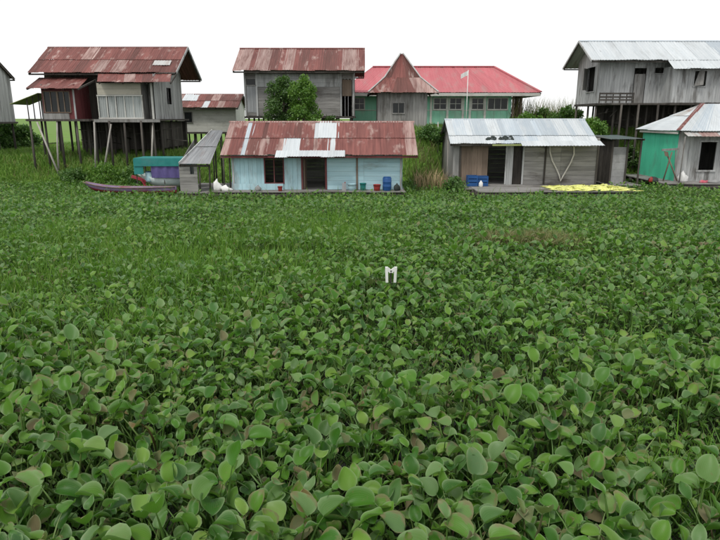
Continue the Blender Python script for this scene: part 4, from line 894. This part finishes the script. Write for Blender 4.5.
posts(g, [(g0 + .1 + 1.25 * i + jit(.1), y_) for y_ in (44.95, 46.5, 48.4, 50.6) for i in range(12) if not (y_ < 46 and i < 1)], tzf, FZ - .1, .085)
mb = MB()
for i in range(14): xx = g0 + .2 + 10 * random.random(); zz = FZ - random.uniform(.3, 1.7); mb.beam((xx, 46 + random.random() * 3, zz), (xx + jit(2.5), 46 + random.random() * 3, zz + jit(.5)), .14, .06)
mb.build('cross_rails', M['wood_dark'], g, kind='stuff')
mb = MB(); boards(mb, (g0 + 1.2, 49.6), (g1, 49.6), FZ - 2.4, FZ - .2, w=.35); mb.build('under_shade_boards', M['wood_dark'], g, kind='stuff')  # the same darkening boards behind these stilts

# ================================================================== vegetation
PI = math.pi
def leaf_variant(rs, lod, fine=False):
    """one hyacinth leaf growing from the origin outwards along +x: verts, tris, uv, material index"""
    tilt = rs.uniform(.05, .75); Hh = rs.uniform(.38, .53); elev = rs.uniform(-.25, 1.2); L = rs.uniform(.125, .185); Wd = L * rs.uniform(.7, .98); pt = rs.uniform(0, 1)
    roll = rs.normal(0, .35); cup = rs.uniform(.15, .75); curl = rs.uniform(-1.0, .3); wave = rs.uniform(0, 6)
    V, T, UV, MI = [], [], [], []
    tip = np.array([Hh * math.sin(tilt), 0, Hh * math.cos(tilt)]); mid = np.array([tip[0] * .35, rs.normal(0, .02), Hh * .55])
    pts = [np.zeros(3), mid, tip]
    if lod == 0:
        sides, rad, cen = 4, [.011, .013, .010, .006, .004], []
        for t in (0, .3, .6, .85, 1): cen.append((1 - t) ** 2 * pts[0] + 2 * t * (1 - t) * mid + t * t * tip)
    elif lod == 1: sides, rad, cen = 3, [.012, .006], [pts[0] * .4 + mid * .6, tip]
    else: sides, rad, cen = 2, [.012, .007], [mid, tip]
    for c_, r_ in zip(cen, rad):
        for j in range(sides):
            a = 2 * PI * j / sides; V.append(c_ + np.array([math.cos(a) * r_, math.sin(a) * r_, 0])); UV.append((.5, .5))
    for i in range(len(cen) - 1):
        for j in range(sides if sides > 2 else 1):
            a = i * sides + j; b_ = i * sides + (j + 1) % sides
            T += [(a, b_, b_ + sides), (a, b_ + sides, a + sides)]; MI += [1, 1]
    st = [(0, .14), (.06, .52), (.2, .88 + .06 * pt), (.42 - .04 * pt, 1), (.64, .93 - .1 * pt), (.84, .64 - .2 * pt), (.95, .36 - .18 * pt), (1, .03)] if lod == 0 else [(0, .3), (.28, .98), (.68, .88 - .2 * pt), (1, .05)] if lod == 1 else [(0, .35), (.42, 1), (1, .06)]
    if lod == 0:
        pa, pb_ = .4, .5 + .35 * pt; pk_ = pa / (pa + pb_); ns = 14 if fine else 8
        st = []
        for q in range(ns + 1):
            s_ = .5 - .5 * math.cos(PI * q / ns); st.append((s_, max(.02, (s_ ** pa * (1 - s_) ** pb_) / (pk_ ** pa * (1 - pk_) ** pb_))))
    tt = (-1, -.72, -.4, 0, .4, .72, 1) if fine else (-1, -.55, 0, .55, 1) if lod == 0 else (-1, 0, 1) if lod == 1 else (-1, 1)
    side = np.array([0, math.cos(roll), math.sin(roll)])
    k0 = len(V)
    for s_, w_ in st:
        # direction bends along the blade
        an = elev + curl * s_
        ds = 0.0; p = tip.copy(); m_ = 6
        for q in range(m_): a2 = elev + curl * s_ * (q + .5) / m_; p = p + np.array([math.cos(a2), 0, math.sin(a2)]) * L * s_ / m_
        nrm = np.cross(np.array([math.cos(an), 0, math.sin(an)]), side); nrm = nrm if nrm[2] > 0 or True else -nrm
        for t in tt:
            w = w_ * Wd / 2; off = cup * w * t * t * 1.0 + .011 * math.sin(wave + s_ * 6 + t * 2.2) * abs(t)
            V.append(p + side * w * t * (1 - .12 * cup * abs(t)) + nrm * off); UV.append((s_, t * .5 + .5))
    nt_ = len(tt)
    for i in range(len(st) - 1):
        for j in range(nt_ - 1):
            a = k0 + i * nt_ + j
            T += [(a, a + nt_, a + nt_ + 1), (a, a + nt_ + 1, a + 1)]; MI += [0, 0]
    return np.array(V), np.array(T), np.array(UV), np.array(MI)
NV = 20
VAR = [[leaf_variant(np.random.default_rng(100 + k), lod) for k in range(NV)] for lod in range(3)]

def np_mesh(name, V, T, mats, MI=None, UV=None, parent=None, smooth=True):
    me = bpy.data.meshes.new(name); nV, nT = len(V), len(T)
    me.vertices.add(nV); me.vertices.foreach_set('co', np.ascontiguousarray(V, np.float32).ravel())
    me.loops.add(nT * 3); me.loops.foreach_set('vertex_index', np.ascontiguousarray(T, np.int32).ravel())
    me.polygons.add(nT); me.polygons.foreach_set('loop_start', np.arange(0, nT * 3, 3, dtype=np.int32))
    if MI is not None: me.polygons.foreach_set('material_index', np.ascontiguousarray(MI, np.int32))
    me.polygons.foreach_set('use_smooth', np.full(nT, smooth))
    if UV is not None:
        l = me.uv_layers.new(name='uv'); l.data.foreach_set('uv', np.ascontiguousarray(UV[T.ravel()], np.float32).ravel())
    for q in mats: me.materials.append(q)
    me.update(calc_edges=True); me.validate()
    o = bpy.data.objects.new(name, me); COL.objects.link(o); o.parent = parent
    return o
class Bulk:
    def __init__(s): s.V = []; s.T = []; s.U = []; s.M = []; s.n = 0
    def add(s, var, pos, rz, sc, hs):
        V, T, U, MI = var; N = len(pos)
        if N == 0: return
        c, q = np.cos(rz)[:, None], np.sin(rz)[:, None]; sc = sc[:, None]; hs = hs[:, None]
        x = V[None, :, 0] * sc; y = V[None, :, 1] * sc
        # keep blade shape: stretch only the stalk height
        z = V[None, :, 2] * sc * 1.0 + hs * np.minimum(V[None, :, 2] / .36, 1)
        P = np.stack([x * c - y * q + pos[:, 0:1], x * q + y * c + pos[:, 1:2], z + pos[:, 2:3]], -1)
        s.V.append(P.reshape(-1, 3)); s.T.append((T[None] + (np.arange(N) * len(V))[:, None, None] + s.n).reshape(-1, 3)); s.n += N * len(V)
        s.U.append(np.tile(U, (N, 1))); s.M.append(np.tile(MI, N))
    def build(s, name, mats, **k):
        return np_mesh(name, np.concatenate(s.V), np.concatenate(s.T), mats, np.concatenate(s.M), np.concatenate(s.U), **k)

def lown(x, y, k=0):
    return (np.sin(x * .55 + 1.7 + k) * np.cos(y * .43 + k * 2) + .6 * np.sin(x * 1.15 - y * .9 + 2.3 * k) + .5 * np.cos(y * 1.5 + x * .6 + k)) / 2.1
def inpatch(x, y, pats):
    m_ = np.zeros(len(x))
    for (px, py, rx, ry) in pats:
        c_ = ground(px, py); r_ = ((x - c_.x) / rx) ** 2 + ((y - c_.y) / ry) ** 2
        m_ = np.maximum(m_, np.clip(1.35 - r_ + .25 * np.sin(x * 3.1 + y * 2.2), 0, 1))
    return m_
GRASSP = [(170, 262, 5.5, 3.2), (70, 235, 7.5, 3.2), (290, 228, 5.0, 3.0), (70, 312, 3.6, 1.6), (180, 300, 2.2, 1.2), (20, 275, 3, 2), (60, 318, 3.2, 1.2), (150, 318, 1.5, 1.0), (275, 262, 2.6, 1.7), (200, 235, 3.0, 1.6), (20, 230, 4, 1.2), (150, 350, 1.2, .6), (700, 470, .9, .7), (330, 215, 3, 1.5)]
SMALLP = [(480, 375, 1.7, .6), (430, 350, 1.0, .4), (640, 330, 1.3, .8), (250, 250, 2, 1), (690, 430, 1.0, .9)]
DEADP = [(530, 239, 1.7, .7), (60, 272, 2.0, .35), (690, 250, 1.2, .35)]
# where things stand nothing grows: x0,x1,y0,y1
BLOCK = [(-8.0, 2.6, 32.3, 38.6), (-10.7, -8.0, 32.8, 38), (6.1, 14.9, 32.5, 36.6), (5.0, 14.4, 36.0, 41.3), (14.6, 17.8, 36.4, 41), (18.3, 30, 35.8, 43), (5.9, 7.1, 34.1, 36.3), (-13.4, -9.4, 34.8, 36.5), (-15.2, -10.4, 33.2, 34.0)]
def clear(x, y):
    k = np.ones(len(x), bool)
    for a, b_, c_, d_ in BLOCK: k &= ~((x > a) & (x < b_) & (y > c_) & (y < d_))
    return k
SP = .30
gx, gy = np.meshgrid(np.arange(-34, 34, SP), np.arange(2.6, 44, SP)); px_ = gx.ravel() + RNG.uniform(-.5, .5, gx.size) * SP * .95; py_ = gy.ravel() + RNG.uniform(-.5, .5, gx.size) * SP * .95
k = (np.abs(px_) < .66 * py_ + 3.2) & clear(px_, py_) & (tz(px_, py_) < .02)
px_, py_ = px_[k], py_[k]
gm = inpatch(px_, py_, GRASSP); k = RNG.uniform(0, 1, len(px_)) > gm * .3; px_, py_, gm = px_[k], py_[k], gm[k]
sm_p = inpatch(px_, py_, SMALLP); dm = inpatch(px_, py_, DEADP)
ln = lown(px_, py_)
near = np.clip((14 - py_) / 9, 0, 1)
shore = 1 - .12 * np.clip((py_ - 26) / 5, 0, 1)
size = shore * (1.12 + .12 * near + .12 * ln) * (1 - .42 * sm_p) * (1 - .12 * gm) * RNG.uniform(.7, 1.15, len(px_))
hst = (.08 + .12 * near + .17 * ln) * (1 - sm_p) - .10 * sm_p + .02 * gm + RNG.uniform(-.06, .06, len(px_)) - .42 * np.clip((py_ - 25) / 5, 0, 1)
# the 300 largest plants in view become things of their own
dpt = py_ * math.cos(PITCH) + (CAM_H - .6) * math.sin(PITCH); vv = 270 - F * ((-(CAM_H - .55) * math.cos(PITCH) + py_ * math.sin(PITCH)) / dpt); uu = 360 + F * px_ / dpt
inv = (uu > -8) & (uu < 728) & (vv < 556) & (vv > 0)
cand = np.where(inv)[0]; cand = cand[np.argsort(dpt[cand])][:300]
hero = np.zeros(len(px_), bool); hero[cand] = True
# hero leaves: shared meshes
HM = []; VH = [leaf_variant(np.random.default_rng(100 + k), 0, True) for k in range(NV)]
for kk in range(NV):
    V, T, U, MI = VH[kk]; o = np_mesh('leaf', V, T, [M['leaf'], M['petiole']], MI, U); HM.append(o.data); bpy.data.objects.remove(o)
OM = []
for kk in range(4):
    for mm in ('dead_leaf', 'orange_leaf'):
        V, T, U, MI = VH[kk]; o = np_mesh('leaf', V, T, [M[mm], M[mm]], MI, U); OM.append(o.data); bpy.data.objects.remove(o)
ORSPOT = [(620, 470, 5, 'water hyacinth with one upright orange leaf, right foreground'), (686, 532, 3, 'water hyacinth with an orange tipped leaf at lower right corner'), (155, 432, 0, 'water hyacinth with a brown shrivelled leaf in left foreground'),
          (520, 485, 0, 'water hyacinth with a brown leaf at lower centre right'), (540, 527, 4, 'water hyacinth with a tan withered leaf at the bottom edge')]
orp = [ground(a, c_, .6) for a, c_, _, _ in ORSPOT]
ornear = [cand[np.argmin((px_[cand] - p.x) ** 2 + (py_[cand] - p.y) ** 2)] for p in orp]
for i in cand:
    t = thing('water_hyacinth', (px_[i], py_[i], -.03), 'broad leaved green water hyacinth plant in the dense foreground mat', 'water hyacinth', 'water hyacinth plants in the foreground')
    nl = random.choice((7, 8, 8, 9)); base = random.uniform(0, 6.28)
    special = [ORSPOT[q] for q in range(len(orp)) if ornear[q] == i]
    if special: t['label'] = special[0][3]
    for j in range(nl):
        dead = random.random() < .085
        md = OM[special[0][2]] if special and j == 0 else random.choice(OM[0::2]) if dead else HM[random.randrange(NV)]
        o = bpy.data.objects.new('leaf', md); COL.objects.link(o); o.parent = t
        s_ = size[i] * random.uniform(.72, 1.12) * 1.05; a = base + j * 2.4 + jit(.4); r0_ = .03
        o.location = (r0_ * math.cos(a), r0_ * math.sin(a), max(-.05, hst[i] * .75 + jit(.05)) - (.04 if dead else 0))
        if special and j == 0: o.location.z += .2; s_ *= 1.1; a = -1.57
        o.rotation_euler = (jit(.14), jit(.14), a); o.scale = (s_, s_, s_ * random.uniform(.92, 1.1))
# everything else as one mat
rest = np.where(~hero)[0]
nl = 8; idx = np.repeat(rest, nl); N = len(idx)
ang = np.tile(np.arange(nl) * 2.4, len(rest)) + np.repeat(RNG.uniform(0, 6.28, len(rest)), nl) + RNG.uniform(-.4, .4, N)
pos = np.stack([px_[idx] + RNG.uniform(-.05, .05, N), py_[idx] + RNG.uniform(-.05, .05, N), np.maximum(tz(px_[idx], py_[idx]) * 0 - .02, -.02)], -1)
lsz = size[idx] * RNG.uniform(.75, 1.15, N); lh = np.maximum(-.3, hst[idx] * .75 + RNG.uniform(-.06, .06, N))
var = RNG.integers(0, NV, N); lod = np.where(py_[idx] < 9.5, 0, np.where(py_[idx] < 19, 1, 2))
deadm = RNG.uniform(0, 1, N) < .04 + .8 * dm[idx] * (lod < 3)
B1, B2 = Bulk(), Bulk()
for L_ in range(3):
    for kk in range(NV):
        s_ = (lod == L_) & (var == kk)
        B1.add(VAR[L_][kk], pos[s_ & ~deadm], ang[s_ & ~deadm], lsz[s_ & ~deadm], lh[s_ & ~deadm])
        B2.add(VAR[L_][kk], pos[s_ & deadm], ang[s_ & deadm], lsz[s_ & deadm] * .85, lh[s_ & deadm] - .04)
NU = 34000; ux = RNG.uniform(-12, 12, NU); uy = RNG.uniform(3, 17, NU); k = (np.abs(ux) < .66 * uy + 2); ux, uy = ux[k], uy[k]; NU = len(ux); uv_ = RNG.integers(0, NV, NU)
for kk in range(NV):
    s_ = uv_ == kk
    for L_, m2 in ((1, uy < 9), (2, uy >= 9)):
        q = s_ & m2; B1.add(VAR[L_][kk], np.stack([ux[q], uy[q], np.full(q.sum(), -.02)], -1), RNG.uniform(0, 6.28, q.sum()), RNG.uniform(.35, .7, q.sum()), RNG.uniform(-.05, .1, q.sum()))
o = B1.build('hyacinth_mat', [M['leaf'], M['petiole']]); o['kind'] = 'stuff'; tag(o, 'dense mat of green water hyacinth leaves covering the water', 'hyacinth')
o = B2.build('withered_leaves', [M['dead_leaf'], M['dead_leaf']]); o['kind'] = 'stuff'; tag(o, 'brown withered leaves scattered through the green hyacinth mat', 'dead leaves')

def blades(name, x, y, z, hgt, wid, mat, label, cat, lean=.5):
    N = len(x); az = RNG.uniform(0, 6.28, N); ln_ = RNG.uniform(.1, lean, N) * hgt; f_ = RNG.uniform(0, 6.28, N)
    dx, dy = np.cos(az) * ln_, np.sin(az) * ln_; wx, wy = np.cos(f_) * wid / 2, np.sin(f_) * wid / 2
    P = np.stack([np.stack([x - wx, y - wy, z], -1), np.stack([x + wx, y + wy, z], -1),
                  np.stack([x + dx * .35 - wx * .8, y + dy * .35 - wy * .8, z + hgt * .6], -1), np.stack([x + dx * .35 + wx * .8, y + dy * .35 + wy * .8, z + hgt * .6], -1),
                  np.stack([x + dx, y + dy, z + hgt * (1 - .25 * ln_ / np.maximum(hgt, .01))], -1)], 1)
    T = np.array([(0, 1, 3), (0, 3, 2), (2, 3, 4)])
    o = np_mesh(name, P.reshape(-1, 3), (T[None] + (np.arange(N) * 5)[:, None, None]).reshape(-1, 3), [mat], smooth=False)
    o['kind'] = 'stuff'; return tag(o, label, cat)
# thin water grass in patches of the mat
N = 520000; x = RNG.uniform(-18, 14, N); y = RNG.uniform(4, 36, N)
k = (np.abs(x) < .66 * y + 2) & clear(x, y) & (RNG.uniform(0, 1, N) < np.maximum(inpatch(x, y, GRASSP) * (.26 + .3 * np.clip(lown(x * 1.6, y * 1.6, 2), -.6, 1)), np.where(y > 24, .008, .025))); x, y = x[k], y[k]
blades('water_grass', x, y, np.zeros(len(x)), RNG.uniform(.4, .9, len(x)) + .1 * lown(x, y), RNG.uniform(.008, .018, len(x)) * (1 + y / 30), M['grass'], 'thin bright green grass growing through the hyacinth mat', 'grass')
# withered stalks standing in the brown patch
c_ = ground(530, 239); N = 2600; x = c_.x + RNG.normal(0, .8, N); y = c_.y + RNG.normal(0, .4, N)
blades('withered_stalks', x, y, np.zeros(N), RNG.uniform(.4, .95, N), RNG.uniform(.015, .035, N), M['dry_grass'], 'brown withered stalks in the patch of dying hyacinth', 'stalks', .7)
# bank grass
N = 400000; x = RNG.uniform(-40, 36, N); y = RNG.uniform(36, 60, N); z = tz(x, y)
k = (z > -.15) & clear(x, y) & (RNG.uniform(0, 1, N) < np.clip(1.5 - (y - 38) / 22, .2, 1)) & (.72 + .25 * lown(x, y, 3) > RNG.uniform(0, 1, N)); x, y, z = x[k], y[k], z[k]
hg = (RNG.uniform(.3, .75, len(x)) + .18 * lown(x, y, 5)) * np.where(x > 1, 1.25, .85)
dry = RNG.uniform(0, 1, len(x)) < np.where((x > 2.8) & (x < 5.8) & (y < 40), .55, .08)
blades('bank_grass', x[~dry], y[~dry], z[~dry] - .05, np.maximum(.2, hg[~dry]), RNG.uniform(.03, .06, (~dry).sum()), M['bank_grass'], 'tall green grass covering the bank behind the floating houses', 'grass', .7)
blades('dry_grass', x[dry], y[dry], z[dry] - .05, np.maximum(.2, hg[dry]), RNG.uniform(.03, .05, dry.sum()), M['dry_grass'], 'straw coloured dry grass on the bank between the floating houses', 'grass', .8)

# trees and shrubs
def leaf_cloud(centers, n, size_, flat=.5):
    c_ = np.array([q[:3] for q in centers]); r_ = np.array([q[3] for q in centers]); w_ = r_ ** 2 / (r_ ** 2).sum()
    i = RNG.choice(len(c_), n, p=w_); v = RNG.normal(0, 1, (n, 3)); v /= np.linalg.norm(v, axis=1)[:, None]
    p = c_[i] + v * (r_[i] * RNG.uniform(.45, 1.05, n))[:, None] * np.array([1, 1, .85])
    a = RNG.normal(0, 1, (n, 3)); a[:, 2] -= .3; a /= np.linalg.norm(a, axis=1)[:, None]
    b_ = np.cross(a, RNG.normal(0, 1, (n, 3))); b_ /= np.linalg.norm(b_, axis=1)[:, None]
    s_ = (size_ * RNG.uniform(.6, 1.3, n))[:, None]
    P = np.stack([p, p + a * s_ * .5 + b_ * s_ * .3, p + a * s_, p + a * s_ * .5 - b_ * s_ * .3], 1)
    T = np.array([(0, 1, 2), (0, 2, 3)])
    return P.reshape(-1, 3), (T[None] + (np.arange(n) * 4)[:, None, None]).reshape(-1, 3)
def tree(name, base, w, ht, nleaf, leaf, mat, label, cat, seed, nb=11, zlow=.25, group=None, trunk=.09):
    rs = random.Random(seed); t = thing(name, base, label, cat, group); bx, by, bz = base
    mb = MB(); mb.tube([(bx, by, bz - .2), (bx + rs.uniform(-.1, .1), by, bz + ht * .35), (bx + rs.uniform(-.15, .15), by, bz + ht * .75)], [trunk, trunk * .75, trunk * .3], 8)
    cen = []
    for i in range(nb):
        a = i * 2.4 + rs.uniform(-.4, .4); q = (i + .5) / nb; z_ = ht * (zlow + (1 - zlow) * q * .86)
        rr = w / 2 * math.sin(PI * min(.95, .25 + q * .68)) * rs.uniform(.45, .85)
        p = (bx + rr * math.cos(a), by + rr * math.sin(a), bz + z_); cen.append((*p, w * rs.uniform(.16, .26)))
        mb.tube([(bx, by, bz + z_ * .55), ((bx + p[0]) / 2, (by + p[1]) / 2, bz + z_ * .85), p], [trunk * .5, trunk * .3, trunk * .12], 5)
        for s_ in range(2): cen.append((p[0] + rs.uniform(-.3, .3) * w * .6, p[1] + rs.uniform(-.3, .3) * w * .6, p[2] + rs.uniform(-.12, .16) * ht, w * rs.uniform(.08, .15)))
    mb.build('trunk', M['bark'], t, True)
    V, T = leaf_cloud(cen, nleaf, leaf); o = np_mesh('crown', V - np.array(base), T, [mat], smooth=False, parent=t)
    return t
def on_bank(px, py, Y): x = X_(px, py, Y); return (x, Y, tzf(x, Y))
tree('tree', on_bank(284, 120, 43.6), 2.6, Z_(72, 43.6) - tzf(-5.5, 43.6), 9500, .16, M['tree_dark'], 'dark green leafy tree on the left before the grey house', 'tree', 3, 15, .05)
tree('tree', on_bank(304, 120, 42.4), 2.3, Z_(74, 42.4) - tzf(-4, 42.4), 9500, .16, M['tree_bright'], 'bright green leafy tree on the right before the grey house', 'tree', 5, 15, .05)
SH = [(3, 110, 49, 2.4, 3.2, 'grey green bush behind the house at the left edge', 'shrub', .25),
      (24, 112, 50, 2.0, 2.2, 'round green bush seen under the side shelter of stilt house', 'shrub', .2),
      (105, 160, 38.3, 2.8, 1.3, 'low bright green bush in front of the stilts', 'tree_bright', .15),
      (135, 160, 38.8, 2.4, 1.1, 'low green bush between stilts and turquoise boat canopy', 'shrub', .15),
      (72, 160, 38.6, 2.0, .9, 'small bush at the foot of the leaning pale pole', 'shrub', .15),
      (332, 120, 43.2, 1.8, 1.6, 'small dark bush right of the bright tree', 'tree_dark', .15),
      (262, 120, 43.0, 1.6, 1.2, 'small dark bush left of the dark tree', 'tree_dark', .15),
      (455, 178, 34.8, 1.3, .95, 'leafy weed bush before the left corner of grey floating house', 'shrub', .13),
      (430, 150, 40.5, 1.8, 1.2, 'green bush on the bank right of the blue house', 'shrub', .16),
      (592, 125, 44.2, 2.6, 1.6, 'green bush on the bank behind the pale tin roof', 'tree_bright', .18),
      (612, 128, 43.6, 2.6, 1.3, 'green bush below the long grey house on the slope', 'shrub', .18),
      (637, 100, 45.2, 1.4, 2.1, 'thin dark bush before the door of the long grey house', 'tree_dark', .16),
      (545, 112, 54, 3.0, 2.0, 'pale green bush right of the red roofed building', 'shrub', .22),
      (566, 110, 52, 2.6, 2.3, 'bushy shrub left of the long grey house', 'shrub', .2),
      (528, 118, 50, 3.0, 1.3, 'low green bush below the right end of red roof', 'tree_bright', .2),
      (605, 160, 40.4, 1.6, 1.4, 'green bush between grey floating house and dark shed', 'shrub', .16)]
for i, (px, py, Y, w, ht, lab, mt, lf) in enumerate(SH):
    x = X_(px, py, Y); zb_ = max(0.0, tzf(x, Y)); tree('shrub', (x, Y, zb_), w, ht, int(700 * w * ht + 500), lf, M[mt], lab, 'shrub', 30 + i, 8, .12, trunk=.03)
# pale reeds against the sky
N = 900; x = RNG.uniform(12.5, 19, N); y = RNG.uniform(53, 57, N)
blades('reeds', x, y, tz(x, y) - .1, RNG.uniform(1.6, 3.6, N), RNG.uniform(.03, .05, N), M['dry_grass'], 'thin pale reeds standing against the sky beside red roof', 'reeds', .35)
# dry stalks beside the grey house
N = 260; x = RNG.uniform(3.3, 5.2, N); y = RNG.uniform(35.6, 37.6, N)
blades('dry_stalks', x, y, np.maximum(0, tz(x, y)) - .1, RNG.uniform(.6, 1.6, N), RNG.uniform(.03, .06, N), M['straw'], 'dry brown stalks at the left corner of grey floating house', 'stalks', .5)
# stakes on the bank
for px, py0, py1, Y, lab in ((437, 122, 165, 40.5, 'thin grey stake on the bank right of the blue house'), (447, 140, 172, 38.2, 'short bent stake by the left corner of grey floating house')):
    p0 = at(px, py1, Y); p0.z = tzf(p0.x, Y) - .2; p1 = at(px + 1, py0, Y); mb = MB(); mb.tube([p0, (p0 + p1) / 2 + Vector((.04, 0, 0)), p1], [.05, .045, .035], 6)
    tag(mb.build('stake', M['pole_pale'], None, True), lab, 'stake')

# small white H-shaped marker in the hyacinth
Ym = 12.4; c_ = at(391, 273, Ym); t = thing('marker_frame', (c_.x, Ym, 0), 'small white M shaped marker frame standing among the hyacinth leaves', 'marker')
z0_, z1_ = at(391, 280, Ym).z, at(391, 267, Ym).z
for s_ in (-1, 1): mb = MB(); xx = c_.x + s_ * .085; mb.hexa([(xx - .028, Ym - .03, z0_ - .05), (xx + .028, Ym - .03, z0_ - .05), (xx + .028, Ym + .03, z0_ - .05), (xx - .028, Ym + .03, z0_ - .05), (xx - .03 + s_ * .012, Ym - .03, z1_), (xx + .03 + s_ * .012, Ym - .03, z1_), (xx + .03 + s_ * .012, Ym + .03, z1_), (xx - .03 + s_ * .012, Ym + .03, z1_)]); mb.build('upright', M['white'], t)
mb = MB()
for s_ in (-1, 1): mb.beam((c_.x + s_ * .075, Ym, z1_ - .035), (c_.x, Ym, z1_ - .11), .05, .065)
mb.build('dipped_crossbar', M['white'], t)
mb = MB(); mb.tube([(c_.x, Ym + .05, -.2), (c_.x, Ym + .045, z1_ - .09)], .018, 6); mb.build('stake', M['wood_dark'], t)
